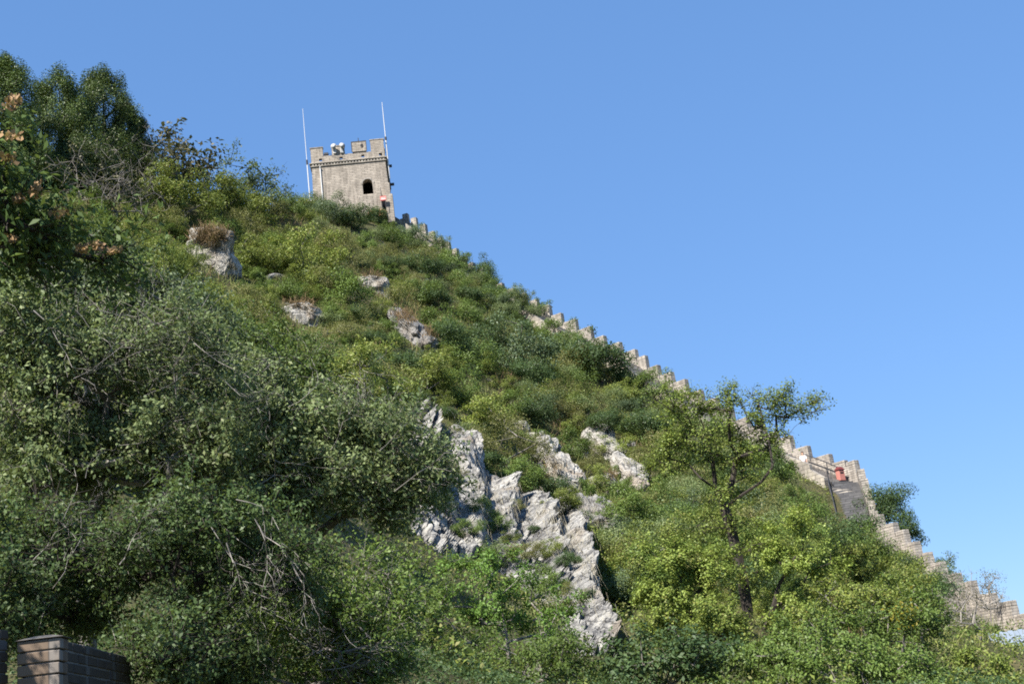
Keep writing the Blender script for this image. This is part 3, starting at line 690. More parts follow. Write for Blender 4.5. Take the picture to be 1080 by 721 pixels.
def skeleton(limbs, centers, rng, jit=.12, sag=.0):
    nodes = []; par = []
    for l in limbs:
        prev = -1
        if nodes:
            d = np.linalg.norm(np.array(nodes) - l[0], axis=1); prev = int(d.argmin()); 
            if d[prev] < .03: l = l[1:]
        for p in l: nodes.append(np.array(p, float)); par.append(prev); prev = len(nodes) - 1
    top = nodes[0] * .4 + nodes[-1] * .6 if len(limbs) == 1 else np.mean(nodes, 0)
    order = np.argsort(np.linalg.norm(centers - top, axis=1))
    tips = []
    for i in order:
        c = centers[i]; N = np.array(nodes); D = N - c; dist = np.linalg.norm(D, axis=1) + np.maximum(0, D[:, 2]) * .8
        j = int(dist.argmin()); ln = np.linalg.norm(N[j] - c)
        prev = j; k = max(1, min(3, int(ln / .6)))
        for s in range(1, k + 1):
            f = s / k; q = N[j] * (1 - f) + c * f
            if s < k: q = q + rng.normal(size=3) * jit * ln * .5 + [0, 0, -sag * ln * math.sin(f * PI)]
            nodes.append(q); par.append(prev); prev = len(nodes) - 1
        tips.append(prev)
    cnt = np.zeros(len(nodes))
    for t in tips: cnt[t] += 1
    for i in range(len(nodes) - 1, 0, -1):
        if par[i] >= 0: cnt[par[i]] += cnt[i]
    return np.array(nodes), np.array(par), np.maximum(1, cnt)
def seg_quads(A, B, ra, rb, sides=4):
    """many tapered tubes at once: arrays of ends and radii"""
    d = unit(B - A); ref = np.where(np.abs(d[:, 2:3]) < .9, np.array([[0, 0, 1.0]]), np.array([[1.0, 0, 0]])); u = unit(np.cross(d, ref)); v = np.cross(d, u)
    out = []
    for k in range(sides):
        a0, a1 = 2 * PI * k / sides, 2 * PI * (k + 1) / sides
        e0 = u * math.cos(a0) + v * math.sin(a0); e1 = u * math.cos(a1) + v * math.sin(a1)
        out.append(np.stack([A + e0 * ra[:, None], A + e1 * ra[:, None], B + e1 * rb[:, None], B + e0 * rb[:, None]], 1))
    return np.concatenate(out, 0)
def build_tree(name, label, cat, base, limbs, centers, rad, n_leaf, leaf, mat, bmat, seed, r_tip=.012, flat=.7, twigs=0, twig_r=.006, bare=0.0, up=.6, aspect=.55, droop=0., group=None, sides=5, gauss=.5, jit=.14, rexp=.5, outw=.5, extra=None, sag=0.0, twig_len=1.15):
    rng = np.random.default_rng(seed); base = np.array(base, float); centers = np.array(centers, float)
    limbs = [np.array(l, float) - base for l in limbs]; cen = centers - base
    rad = np.ones(len(cen)) * rad
    t = thing(name, label, cat, base, 0, group)
    N, par, cnt = skeleton(limbs, cen, rng, jit, sag)
    i = np.nonzero(par >= 0)[0]; rr = r_tip * cnt ** rexp
    A, B, ra, rb = N[par[i]], N[i], np.minimum(rr[par[i]], rr[i] * 1.35), rr[i]
    Q = [seg_quads(A, B, ra, rb, sides)]
    P = []; out = []
    mid = cen.mean(0)
    for c, r in zip(cen, rad):
        nl = max(4, int(n_leaf * (r / rad.mean()) ** 2 * rng.uniform(.6, 1.4)))
        isbare = rng.random() < bare
        if twigs:
            nt_ = max(2, int(twigs * rng.uniform(.6, 1.4))); dv = unit(rng.normal(size=(nt_, 3)) * [1, 1, .8] + unit((c - mid)[None]) * .5 + [0, 0, .12]); ln = r * rng.uniform(.5, twig_len, nt_)[:, None]
            md = c + dv * ln * .5 + rng.normal(size=(nt_, 3)) * r * .08; en = c + dv * ln + rng.normal(size=(nt_, 3)) * r * .12
            tr = np.full(nt_, twig_r)
            Q.append(seg_quads(np.repeat(c[None], nt_, 0), md, tr, tr * .8, 3)); Q.append(seg_quads(md, en, tr * .8, tr * .35, 3))
            if isbare: nl = int(nl * .12)
            k = rng.integers(0, nt_, nl); f = rng.uniform(.15, 1.05, nl)[:, None]
            p = np.where(f < .5, c + (md[k] - c) * f * 2, md[k] + (en[k] - md[k]) * (f - .5) * 2) + rng.normal(size=(nl, 3)) * leaf * .9
        else:
            if isbare: nl = int(nl * .1)
            g = rng.normal(size=(nl, 3)); g = unit(g) * (rng.random((nl, 1)) ** gauss); p = c + g * r * np.array([1, 1, flat])
        P.append(p); out.append(unit(p - c + (p - mid) * .4))
    P = np.concatenate(P); out = np.concatenate(out)
    L = leaf_quads(P, leaf, rng, out, up, aspect, droop, outw)
    tint = np.clip(rng.beta(2, 2.2, len(L)) + .12 * np.repeat(rng.normal(size=len(L) // 40 + 1), 40)[:len(L)], 0, 1)
    link('trunk', quad_mesh('trunk', np.concatenate(Q)), t, bmat)
    link('crown', quad_mesh('crown', L, tint), t, mat)
    return t
def blob(rng, n, c, ax, shell=.55, zmin=-1.0):
    out = []
    while len(out) < n:
        g = rng.normal(size=3); g /= np.linalg.norm(g); r = rng.uniform(shell, 1.0); g = g * r
        if g[2] < zmin: continue
        out.append(np.array(c) + g * np.array(ax))
    return np.array(out)
def frame_at(px, py):
    v = ray(px, py); f = horiz(v); return np.array([f[1], -f[0], 0]), f     # rightward, away
def pblob(rng, n, px, py, dist, wpx, hpx, depth, shell=.45):
    """lumpy crown centred on a photo pixel at a range; sizes in photo pixels at that range, depth in metres"""
    c = at1(px, py, dist); rt, aw = frame_at(px, py); k = dist / F; u = blob(rng, n, (0, 0, 0), (1, 1, 1), shell)
    upv = np.array([0, 0, 1.0])
    return c + u[:, :1] * rt * wpx / 2 * k + u[:, 1:2] * aw * depth / 2 + u[:, 2:3] * upv * hpx / 2 * k
def on_ground(p): return np.array([p[0], p[1], float(H(p[0], p[1]))])

# ---- prototypes of the slope's shrubs (unit height about 1, copied with their parts)
PROTO = {}
def proto(key, mat, bmat, seed, n=30, wide=1.25, leaf=.05, nl=190, rad=.24, flat=.75, up=.6, shell=.55, gauss=.5, sparse=0.0, r_tip=.0042, twigs=0):
    rng = np.random.default_rng(seed)
    cen = blob(rng, n, (0, 0, .46), (wide * .5, wide * .5, .46), shell, -.75)
    cen[:, :2] += .15 * rng.normal(size=(n, 2)); cen[:, 2] *= rng.uniform(.7, 1.25, n)
    r = rad * rng.uniform(.4, 1.45, n)
    t = build_tree('shrub', 'x', 'shrub', (0, 0, 0), [[(0, 0, -.15), (.02, 0, .06), (0, .02, .15)]], cen, r, nl, leaf, mat, bmat, seed, r_tip=r_tip, flat=flat, up=up, gauss=gauss, sides=4, bare=sparse, twigs=twigs, twig_r=.0022, twig_len=1.5)
    PROTO[key] = t
proto('yellow_green', 'leaf_yellow_green', 'bark_grey', 11, leaf=.050)
proto('yellow_green2', 'leaf_yellow_green', 'bark_grey', 12, wide=1.6, flat=.55, leaf=.048)
proto('mid_green', 'leaf_mid_green', 'bark_dark', 13)
proto('mid_green2', 'leaf_mid_green', 'bark_dark', 14, wide=1.55)
proto('dark_green', 'leaf_dark_green', 'bark_dark', 15, wide=1.15, rad=.26)
proto('blue_green', 'leaf_blue_green', 'bark_grey', 16, wide=1.35, leaf=.042, nl=240)
proto('olive', 'leaf_olive', 'bark_grey', 17, wide=1.5, leaf=.042, nl=200)
proto('olive2', 'leaf_olive', 'bark_grey', 18, wide=1.9, flat=.6, leaf=.04)
proto('grey_green', 'leaf_grey_green', 'bark_grey', 19, wide=1.45, leaf=.042, nl=200)
proto('russet', 'leaf_russet', 'bark_dark', 20, wide=.95, leaf=.06, nl=70, n=34, rad=.18)
proto('sparse', 'leaf_blue_green', 'bark_dark', 21, wide=1.4, leaf=.045, nl=60, n=40, rad=.16, shell=.3, sparse=.2, r_tip=.003, twigs=4)
proto('twiggy', 'leaf_russet', 'bark_grey', 22, wide=1.2, leaf=.035, nl=12, n=110, rad=.2, shell=.2, sparse=.4, r_tip=.0018, twigs=5)
USED = set()
def surface(px, py):
    """first surface of hillside or rock seen along a photo pixel"""
    v = ray(px, py); q = sc.ray_cast(bpy.context.evaluated_depsgraph_get(), Vector(EYE), Vector(v))
    return np.array(q[1]) if q[0] and q[4].name.startswith(('rock', 'hillside')) else None
bpy.context.view_layer.update()
def put_shrub(key, p, h, label, group=None, name='shrub', cat='shrub', rng=random):
    src = PROTO[key]
    if key in USED:
        r = src.copy(); C.objects.link(r)
        for ch in list(src.children):
            c = ch.copy(); C.objects.link(c); c.parent = r
    else: r = src; USED.add(key)
    r.name = name
    r.location = [float(x) for x in p]; r.rotation_euler = (0, 0, rng.uniform(0, 6.28)); s = h * rng.uniform(.95, 1.05); r.scale = (s * rng.uniform(.9, 1.1), s * rng.uniform(.9, 1.1), s)
    r['label'] = label; r['category'] = cat
    if 'group' in r: del r['group']
    if group: r['group'] = group
    return r
#@SHRUBS@
random.seed(4)
# hand-placed shrubs the photograph shows one by one: kind, pixel of its foot, height in pixels, label
NAMED = [
    ('blue_green', 352, 236, 34, 'large blue-green bush hiding the foot of the tower'),
    ('blue_green', 335, 226, 22, 'small blue-green bush at the left foot of the tower'),
    ('dark_green', 374, 244, 28, 'dark green bush below the right half of the tower'),
    ('mid_green', 408, 254, 20, 'mid green bush under the orange earth bank'),
    ('blue_green', 432, 260, 24, 'blue-green bush below the first merlons right of the tower'),
    ('grey_green', 455, 272, 24, 'grey-green bush under the upper ridge wall'),
    ('blue_green', 480, 284, 24, 'blue-green bush hiding the ridge wall at its first gap'),
    ('dark_green', 512, 292, 22, 'dark bush sticking up behind the last merlons before the wall vanishes'),
    ('mid_green', 540, 316, 24, 'mid green bush on the skyline where the wall is hidden'),
    ('mid_green2', 562, 328, 24, 'broad green bush on the skyline left of the middle merlons'),
    ('dark_green', 528, 312, 18, 'small dark bush on the skyline above the hidden wall'),
    ('dark_green', 635, 405, 50, 'round very dark bush leaning against the middle of the ridge wall'),
    ('blue_green', 540, 395, 62, 'tall blue-green bush in the middle of the upper slope'),
    ('dark_green', 512, 380, 34, 'dark bush at the left of the tall blue-green bush'),
    ('dark_green', 560, 415, 34, 'dark bush in front of the tall blue-green bush'),
    ('mid_green', 590, 365, 28, 'mid green bush just under the middle merlons'),
    ('olive', 600, 395, 34, 'olive bush between the tall blue-green bush and the round dark bush'),
    ('yellow_green', 660, 428, 26, 'yellow-green bush below the round dark bush'),
    ('mid_green', 690, 425, 34, 'mid green bush under the last merlons before the big tree'),
    ('yellow_green2', 195, 232, 44, 'broad yellow-green bush on the skyline right of the conifers'),
    ('yellow_green', 232, 226, 40, 'yellow-green bush on the skyline under the sparse tree'),
    ('yellow_green2', 265, 238, 36, 'broad yellow-green bush left of the gap before the tower'),
    ('yellow_green', 168, 224, 40, 'yellow-green bush beside the purple dead shrub'),
    ('olive', 290, 232, 28, 'olive bush on the skyline midway to the tower'),
    ('mid_green', 308, 226, 22, 'green bush on the skyline just left of the tower'),
    ('yellow_green', 272, 292, 40, 'yellow-green bush right of the square white block'),
    ('yellow_green2', 322, 296, 52, 'large yellow-green bush up the slope from the broken rock face'),
    ('mid_green', 360, 325, 38, 'mid green bush between the broken rock face and the upper pale rock'),
    ('mid_green', 175, 300, 30, 'green bush left of the square white block'),
    ('olive', 350, 275, 34, 'olive bush on the slope below the blue-green tower bush'),
    ('yellow_green', 415, 318, 26, 'yellow-green bush right of the upper pale rock'),
    ('olive2', 440, 285, 24, 'broad olive bush below the upper ridge wall'),
    ('yellow_green', 452, 418, 44, 'bright yellow-green bush at the top of the main cliff'),
    ('mid_green', 486, 430, 40, 'green bush above the left part of the cliff'),
    ('yellow_green', 512, 462, 44, 'yellow-green bush in the notch above the cliff'),
    ('olive2', 535, 490, 48, 'broad olive bush growing on the cliff left of the blocky rib'),
    ('mid_green', 565, 512, 22, 'small green bush hanging over the top of the cliff face'),
    ('yellow_green', 598, 540, 26, 'small yellow-green bush below the blocky rib'),
    ('olive', 620, 500, 22, 'small olive bush between boulders on the right of the cliff'),
    ('mid_green', 655, 545, 32, 'green bush below the small rounded boulder'),
    ('olive', 548, 590, 26, 'olive bush growing in the middle of the cliff face'),
    ('mid_green', 574, 624, 30, 'green bush low on the cliff face, above the bright bush'),
    ('olive2', 597, 642, 26, 'broad olive bush on the lower cliff face'),
    ('mid_green', 520, 560, 22, 'small green bush in the cleft of the cliff face'),
    ('dark_green', 690, 470, 40, 'dark green bush right above the upright grey boulder'),
    ('dark_green', 640, 456, 28, 'dark shrub over the upper white rock slab'),
    ('grey_green', 660, 590, 40, 'grey-green bush right of the lower cliff face'),
    ('mid_green', 680, 630, 50, 'green bush at the right foot of the main cliff'),
    ('grey_green', 512, 598, 30, 'grey-green bush at the foot of the left part of the cliff'),
    ('olive', 590, 655, 28, 'olive brown bush left of the shadowed cliff foot'),
    ('olive', 556, 606, 24, 'olive bush at the lower edge of the cliff, above the green bush'),
    ('mid_green2', 440, 320, 26, 'broad green bush above the slanting grey ledge'),
    ('dark_green', 470, 375, 34, 'dark bush right of the slanting grey ledge'),
    ('mid_green', 545, 440, 30, 'green bush above the topmost boulder of the cliff'),
    ('olive', 590, 445, 30, 'olive bush above the blocky rib'),
    ('mid_green2', 735, 470, 40, 'broad green bush behind the crown of the big tree'),
    ('mid_green', 815, 508, 36, 'green bush below the wall right of the big tree'),
    ('mid_green2', 846, 556, 36, 'broad green bush under the landing of the wall'),
    ('yellow_green', 790, 540, 40, 'yellow-green bush right behind the fork of the big tree'),
    ('olive', 880, 577, 28, 'olive bush at the foot of the dark stair flight'),
    ('mid_green', 903, 574, 24, 'green bush with reddish tips before the stair flight'),
    ('dark_green', 955, 614, 28, 'dark shaded bush under the lower ridge wall'),
    ('dark_green', 985, 634, 26, 'dark bush under the lowest merlons'),
    ('russet', 838, 476, 10, 'small bush growing on the wall above the landing'),
]
def place_named():
    for key, px, py, hp, lab in NAMED:
        p = foot(px, py)
        if 430 < px < 690 and 430 < py < 690:
            q = surface(px, py); p = p if q is None else q
        dist = np.linalg.norm(p - EYE)
        put_shrub(key, p - np.array([0, 0, .12]), hp * dist / F * 1.12, lab, None)
place_named()
#@FILL@
LAND = [('the tower', 372, 200), ('the square white block', 222, 272), ('the broken rock face', 318, 337), ('the upper pale rock', 393, 303), ('the slanting grey ledge', 434, 352),
        ('the tall blue-green bush', 540, 372), ('the round dark bush', 635, 385), ('the main cliff', 540, 540), ('the topmost cliff boulder', 548, 452), ('the upper right cliff slab', 638, 474),
        ('the big forked tree', 780, 500), ('the dark stair flight', 890, 525), ('the conifers', 90, 140), ('the upper ridge wall', 480, 262), ('the middle of the ridge wall', 640, 355), ('the lower ridge wall', 1000, 600), ('the lower cliff face', 625, 610)]
def fill_shrubs():
    r = random.Random(9); placed = [(a[1], a[2] - a[3] * .4, a[3] * .55) for a in NAMED]
    word = {'yellow_green': 'rounded yellow-green', 'yellow_green2': 'spreading yellow-green', 'mid_green': 'rounded mid green', 'mid_green2': 'spreading mid green', 'dark_green': 'dense dark green', 'blue_green': 'blue-green', 'olive': 'rounded olive', 'olive2': 'spreading olive', 'grey_green': 'grey-green'}
    counts = {}; lst = []
    tries = 0
    while len(lst) < 265 and tries < 9000:
        tries += 1
        second = len(lst) >= 205 or tries > 6500
        px, py = (r.uniform(140, 470), r.uniform(270, 440)) if second else (r.uniform(60, 1000), r.uniform(215, 665))
        if py > 300 + .62 * px and px < 420 and py > 400: continue
        p = hit(px, py)
        if p is None: continue
        d = np.linalg.norm(p - EYE)
        if d < (40 if second else 52) or d > 134: continue
        hm = (r.uniform(1.2, 2.6) if second else r.uniform(1.0, 2.3)) * (.8 if d < 70 else 1); hp = hm * F / d
        if any((px - a) ** 2 + ((py - hp * .4) - b) ** 2 < ((.46 if second else .62) * (c + hp * .55)) ** 2 for a, b, c in placed): continue
        # keep rock faces open
        if any(abs(px - a) < w_ and abs(py - hp * .3 - b) < h_ for a, b, w_, h_ in ((222, 278, 30, 36), (318, 340, 27, 26), (393, 308, 24, 22), (435, 355, 26, 28), (872, 515, 42, 48))): continue
        if in_cliff(px, py) or in_cliff(px, py, 9):
            if r.random() < .75: continue
            hm *= .5; hp *= .5
            q = surface(px, py); p = p if q is None else q
        if np.min(np.linalg.norm(WALL[:, :2] - p[:2], axis=1)) < 3.6: continue
        if px < 330: ks = ['yellow_green', 'yellow_green2', 'mid_green', 'olive', 'mid_green2']
        elif py < 330: ks = ['blue_green', 'mid_green', 'olive', 'olive2', 'grey_green', 'dark_green']
        elif px > 680: ks = ['mid_green', 'mid_green2', 'olive', 'yellow_green']
        else: ks = ['mid_green', 'olive', 'dark_green', 'dark_green', 'blue_green', 'mid_green2', 'yellow_green2', 'olive2', 'yellow_green']
        key = r.choice(ks); placed.append((px, py - hp * .4, hp * .55)); lst.append((key, p, hm, px, py - hp * .4))
    print('fill shrubs', len(lst), 'tries', tries)
    for key, p, hm, px, py in lst:
        a = min(LAND, key=lambda q: math.hypot(px - q[1], py - q[2])); dx, dy = px - a[1], py - a[2]
        side = ('right of' if dx > 0 else 'left of') if abs(dx) > 1.6 * abs(dy) else ('below' if dy > 0 else 'above') if abs(dy) > 1.6 * abs(dx) else ('below and right of' if dx > 0 else 'below and left of') if dy > 0 else ('above and right of' if dx > 0 else 'above and left of')
        size = 'low' if hm < 1.4 else 'middling' if hm < 1.85 else 'tall'
        near = 'close' if math.hypot(dx, dy) < 60 else 'farther off'
        put_shrub(key, p - np.array([0, 0, .12]), hm, f'{size} {word[key]} shrub {"" if near == "close" else "far "}{side} {a[0]}', 'shrubs scattered over the hillside', rng=r)
fill_shrubs()

def thicket():
    r = random.Random(51); rng = np.random.default_rng(52); acc = {}
    arr = {}
    for key, t in PROTO.items():
        for ch in t.children:
            if ch.name.startswith('crown'):
                me = ch.data; v = np.empty(len(me.vertices) * 3, np.float32); me.vertices.foreach_get('co', v); ti = np.empty(len(me.polygons), np.float32); me.attributes['tint'].data.foreach_get('value', ti)
                arr[key] = (v.reshape(-1, 4, 3), ti)
    n = tries = 0
    while n < 270 and tries < 4000:
        tries += 1
        px, py = r.uniform(130, 1000), r.uniform(215, 640)
        p = hit(px, py)
        if p is None: continue
        d = np.linalg.norm(p - EYE)
        if d < 56 or d > 136: continue
        if any(abs(px - a) < w_ and abs(py - 10 - b) < h_ for a, b, w_, h_ in ((222, 278, 30, 36), (318, 340, 27, 26), (393, 308, 24, 22), (435, 355, 26, 28), (872, 515, 42, 48), (648, 492, 38, 44), (565, 470, 34, 36), (600, 500, 46, 40), (290, 300, 16, 16))): continue
        if in_cliff(px, py) or in_cliff(px, py, 10): continue
        if np.min(np.linalg.norm(WALL[:, :2] - p[:2], axis=1)) < 3.8: continue
        if px < 330: ks = ['yellow_green', 'yellow_green2', 'mid_green', 'olive']
        else: ks = ['mid_green', 'olive', 'olive2', 'dark_green', 'grey_green', 'mid_green2', 'yellow_green2', 'blue_green']
        key = r.choice(ks); V, ti = arr[key]; h = r.uniform(1.1, 2.3); a = r.uniform(0, 6.28); k = rng.random(len(V)) < .55
        W = V[k]; R2 = np.array([[math.cos(a), -math.sin(a), 0], [math.sin(a), math.cos(a), 0], [0, 0, 1]]); W = W @ R2.T
        ctr = W.mean(1, keepdims=True); c2 = ctr * h * np.array([r.uniform(.8, 1.35), r.uniform(.8, 1.35), r.uniform(.7, 1.3)]) + rng.normal(size=(len(W), 1, 3)) * [.11, .11, .09]; W = c2 + (W - ctr) * h * 1.2 + p - [0, 0, .1]
        acc.setdefault({'yellow_green2': 'yellow_green', 'mid_green2': 'mid_green', 'olive2': 'olive'}.get(key, key), []).append((W, ti[k])); n += 1
    words = {'yellow_green': 'yellow-green', 'mid_green': 'mid green', 'olive': 'olive', 'dark_green': 'dark green', 'grey_green': 'grey-green', 'blue_green': 'blue-green'}
    for key, l in acc.items():
        o = link('thicket', quad_mesh('thicket', np.concatenate([a for a, b in l]), np.concatenate([b for a, b in l])), None, 'leaf_' + key)
        tag(o, f'{words[key]} thicket filling the hillside between the single shrubs', 'thicket', None, 'stuff')
thicket()
# ---- ground cover: low scrub foliage and grasses between the shrubs
def cover():
    rng = np.random.default_rng(77); n = 700000
    x = rng.uniform(-72, 62, n); y = rng.uniform(26, 140, n); z = H(x, y)
    m = vnoise(x / 2.6, y / 2.6, 8) + .6 * vnoise(x / 1.1, y / 1.1, 9); patch = vnoise(x / 7, y / 7, 10)
    keep = (m + .4 * patch > -.28)
    d = np.min(np.linalg.norm(np.stack([x, y], -1)[:, None, :] - WALL[None, ::2, :2], axis=-1), 1); keep &= d > 2.2
    hmax = np.clip(.3 + 1.3 * m, .08, 1.25); zz = z + hmax * rng.random(n) ** .6
    P = np.stack([x, y, zz], -1)
    hue = vnoise(x / 5, y / 5, 12) + .25 * rng.normal(size=n)
    for key, sel, mat, leaf in (('low_scrub', hue > .12, 'leaf_mid_green', .15), ('low_scrub', (hue <= .12) & (hue > -.16), 'leaf_olive', .14), ('low_scrub', hue <= -.16, 'leaf_yellow_green', .14)):
        k = keep & sel; L = leaf_quads(P[k], leaf, rng, None, .7)
        o = link(key, quad_mesh(key, L, rng.beta(2, 2.3, len(L))), None, mat); tag(o, {'leaf_mid_green': 'low green scrub carpeting the hillside between the shrubs', 'leaf_olive': 'low olive scrub carpeting the hillside between the shrubs', 'leaf_yellow_green': 'low yellowish scrub carpeting the hillside between the shrubs'}[mat], 'scrub', None, 'stuff')
    n = 90000; x = rng.uniform(-60, 55, n); y = rng.uniform(45, 138, n); k = (vnoise(x / 4, y / 4, 21) > .02); x, y = x[k], y[k]; n = len(x)
    P = np.stack([x, y, H(x, y) - .03], -1); dv = rng.normal(size=(n, 3)) * .35 + [0, 0, 1]
    o = link('wild_grass', quad_mesh('wild_grass', blade_quads(P, dv, rng.uniform(.4, 1.0, n), .022, rng), rng.beta(2, 2, n)), None, 'grass_green'); tag(o, 'wild olive grass growing among the scrub of the hillside', 'grass', None, 'stuff')
cover()
def dry_patches():
    rng = np.random.default_rng(79); n = 150000; x = rng.uniform(-60, 55, n); y = rng.uniform(45, 138, n)
    k = vnoise(x / 6, y / 6, 41) + .5 * vnoise(x / 2.2, y / 2.2, 42) > .33; x, y = x[k], y[k]; n = len(x); P = np.stack([x, y, H(x, y) - .03], -1)
    o = link('dry_meadow_grass', quad_mesh('dry_meadow_grass', blade_quads(P, rng.normal(size=(n, 3)) * .45 + [0, 0, 1], rng.uniform(.5, 1.3, n), .022, rng), rng.beta(2, 2, n)), None, 'grass_brown')
    tag(o, 'patches of dry brown grass between the shrubs of the hillside', 'grass', None, 'stuff')
dry_patches()
def undergrowth():
    rng = np.random.default_rng(78); n = 150000
    x = rng.uniform(-17, 9, n); y = rng.uniform(13.5, 30, n); z = H(x, y)
    m = vnoise(x / 1.6, y / 1.6, 31) + .5 * vnoise(x / .6, y / .6, 32)
    P = np.stack([x, y, z + np.clip(.35 + 1.1 * m, .04, 1.1) * rng.random(n) ** .6], -1)
    L = leaf_quads(P, .075, rng, None, .6)
    o = link('undergrowth', quad_mesh('undergrowth', L, rng.beta(2, 2.3, n)), None, 'leaf_dark_green'); tag(o, 'dark leafy undergrowth on the ground below the foreground trees', 'undergrowth', None, 'stuff')
undergrowth()
def ridge_row():
    r = random.Random(33); g = 'bushes in a row along the foot of the ridge wall'
    names = {'blue_green': 'blue-green', 'mid_green': 'mid green', 'olive': 'olive', 'grey_green': 'grey-green', 'mid_green2': 'spreading green', 'dark_green': 'dark green'}
    for i in range(2, 33):
        for k in range(2):
            if k and r.random() < .35: continue
            q = WALL[i] + wall_side[i] * (3.1 + k * 1.9 + r.uniform(-.3, .5)) + np.array([r.uniform(-.5, .5), r.uniform(-.5, .5), 0]); p = on_ground(q)
            hid = 6 <= i <= 15
            top = WALL[i][2] - (.3 if 8 <= i <= 15 and i != 10 else 1.2 if hid else 2.0) + r.uniform(-.35, .3) - k * .6
            h = min(4.2, max(.9, top - p[2])); key = r.choice(list(names)[:4] if i < 12 else list(names))
            where = 'near the tower' if i < 6 else 'where the wall is hidden' if hid else 'under the middle merlons' if i < 25 else 'behind the big forked tree' if i < 33 else 'beside the landing'
            put_shrub(key, p - np.array([0, 0, .15]), h, f'{names[key]} bush {"at" if not k else "just below"} the ridge wall {where}', g, rng=r)
ridge_row()
def tufts():
    rng = np.random.default_rng(5); dg = bpy.context.evaluated_depsgraph_get()
    def cast(px, py):
        dv = ray(px, py); r = sc.ray_cast(dg, Vector(EYE), Vector(dv)); return (np.array(r[1]), r[4]) if r[0] else (None, None)
    dg.update()
    V = []; T = []
    # brown caps on rock tops: pixel centre, half width, half height, count, blade length
    for (px, py, wx, hy, n, ln) in ((222, 250, 16, 7, 1000, .75), (318, 318, 18, 6, 450, .6), (392, 288, 20, 6, 700, .6), (432, 333, 20, 8, 600, .6), (312, 300, 14, 16, 500, .9), (455, 352, 8, 8, 200, .6), (560, 440, 16, 8, 200, .6), (645, 500, 14, 5, 260, .5), (580, 505, 12, 12, 260, .5), (350, 298, 24, 8, 400, .6)):
        for _ in range(n // 8):
            u, v = rng.normal() * .5, rng.normal() * .5; p, ob = cast(px + u * wx, py + v * hy + abs(u) * 0)
            if p is None or not ob.name.startswith(('rock', 'hillside')): continue
            q = p + rng.normal(size=(12, 3)) * .16; dv = rng.normal(size=(12, 3)) * .6 + [0, 0, .8] + rng.normal(size=3) * .4
            V.append(blade_quads(q, dv, rng.uniform(.5, 1.1, 12) * ln, .02, rng)); T.append(rng.beta(2, 2, 12))
    o = link('dry_grass', quad_mesh('dry_grass', np.concatenate(V), np.concatenate(T)), None, 'grass_brown'); tag(o, 'dry reddish-brown grass tufting the tops of the rocks', 'grass', None, 'stuff')
    V = []; T = []
    for (x0, y0, x1, y1, wd, n) in ((440, 436, 505, 560, 26, 260), (500, 500, 540, 560, 22, 170), (545, 515, 615, 590, 30, 280), (590, 545, 650, 660, 22, 120), (580, 480, 608, 525, 14, 80), (618, 520, 640, 560, 16, 80), (240, 255, 243, 290, 6, 24)):
        for _ in range(int(n * .7)):
            f = rng.random(); p, ob = cast(x0 + (x1 - x0) * f + rng.normal() * wd * .5, y0 + (y1 - y0) * f + rng.normal() * wd * .35)
            if p is None or ob is None or not ob.name.startswith('rock'): continue
            k = 6; q = p + rng.normal(size=(k, 3)) * .15; v = ray(540, 500); dv = np.array([.12, -.55, -1.0]) + rng.normal(size=(k, 3)) * .12
            V.append(blade_quads(q + [0, -.05, .1], dv, rng.uniform(.4, 1.1, k), .0055, rng)); T.append(rng.beta(2, 2, k))
    o = link('hanging_grass', quad_mesh('hanging_grass', np.concatenate(V), np.concatenate(T)), None, 'grass_pale'); tag(o, 'pale dry grass hanging in strands down the cliff face', 'grass', None, 'stuff')

# ---- conifers and small trees on the left skyline
def conifer(px, py_top, py_base, dist, wpx, seed, label):
    rng = np.random.default_rng(seed); top = at1(px, py_top, dist); b = on_ground(top); h = top[2] - b[2]; w_ = wpx * dist / F / 2
    n = 95; f = rng.random(n) ** .75; a = rng.uniform(0, 2 * PI, n)
    prof = np.interp(f, [0, .12, .4, .75, .92, 1], [.75, 1, .95, .62, .34, .05]) * w_ * rng.uniform(.45, 1.2, n)
    cen = np.stack([b[0] + prof * np.cos(a), b[1] + prof * np.sin(a), b[2] + h * (.05 + .93 * f)], -1)
    build_tree('conifer', label, 'tree', b, [[b - [0, 0, .4], b + [0, 0, h * .3], b + [0, 0, h * .6], b + [0, 0, h * .9]]], cen, np.interp(f, [0, 1], [w_ * .30, w_ * .17]) * rng.uniform(.6, 1.3, n), 520, .15, 'leaf_conifer', 'bark_dark', seed, r_tip=.02, flat=1.7, up=.2, aspect=.4, group='dark conifers on the left skyline', outw=.9, gauss=.45)
conifer(4, 64, 230, 97, 90, 41, 'dark conifer cut off by the left edge of the photograph')
conifer(62, 74, 240, 103, 84, 42, 'dark round-topped conifer, middle one of the skyline row')
conifer(108, 75, 240, 107, 84, 43, 'dark conifer with a bulging right side, rightmost of the skyline row')
conifer(134, 112, 225, 108, 48, 44, 'lower dark conifer squeezed at the right side of the row')
conifer(84, 150, 290, 99, 90, 45, 'lower mid-dark conifer standing in front of the skyline row')
conifer(28, 150, 290, 94, 80, 46, 'dark conifer in front of the left skyline conifer')
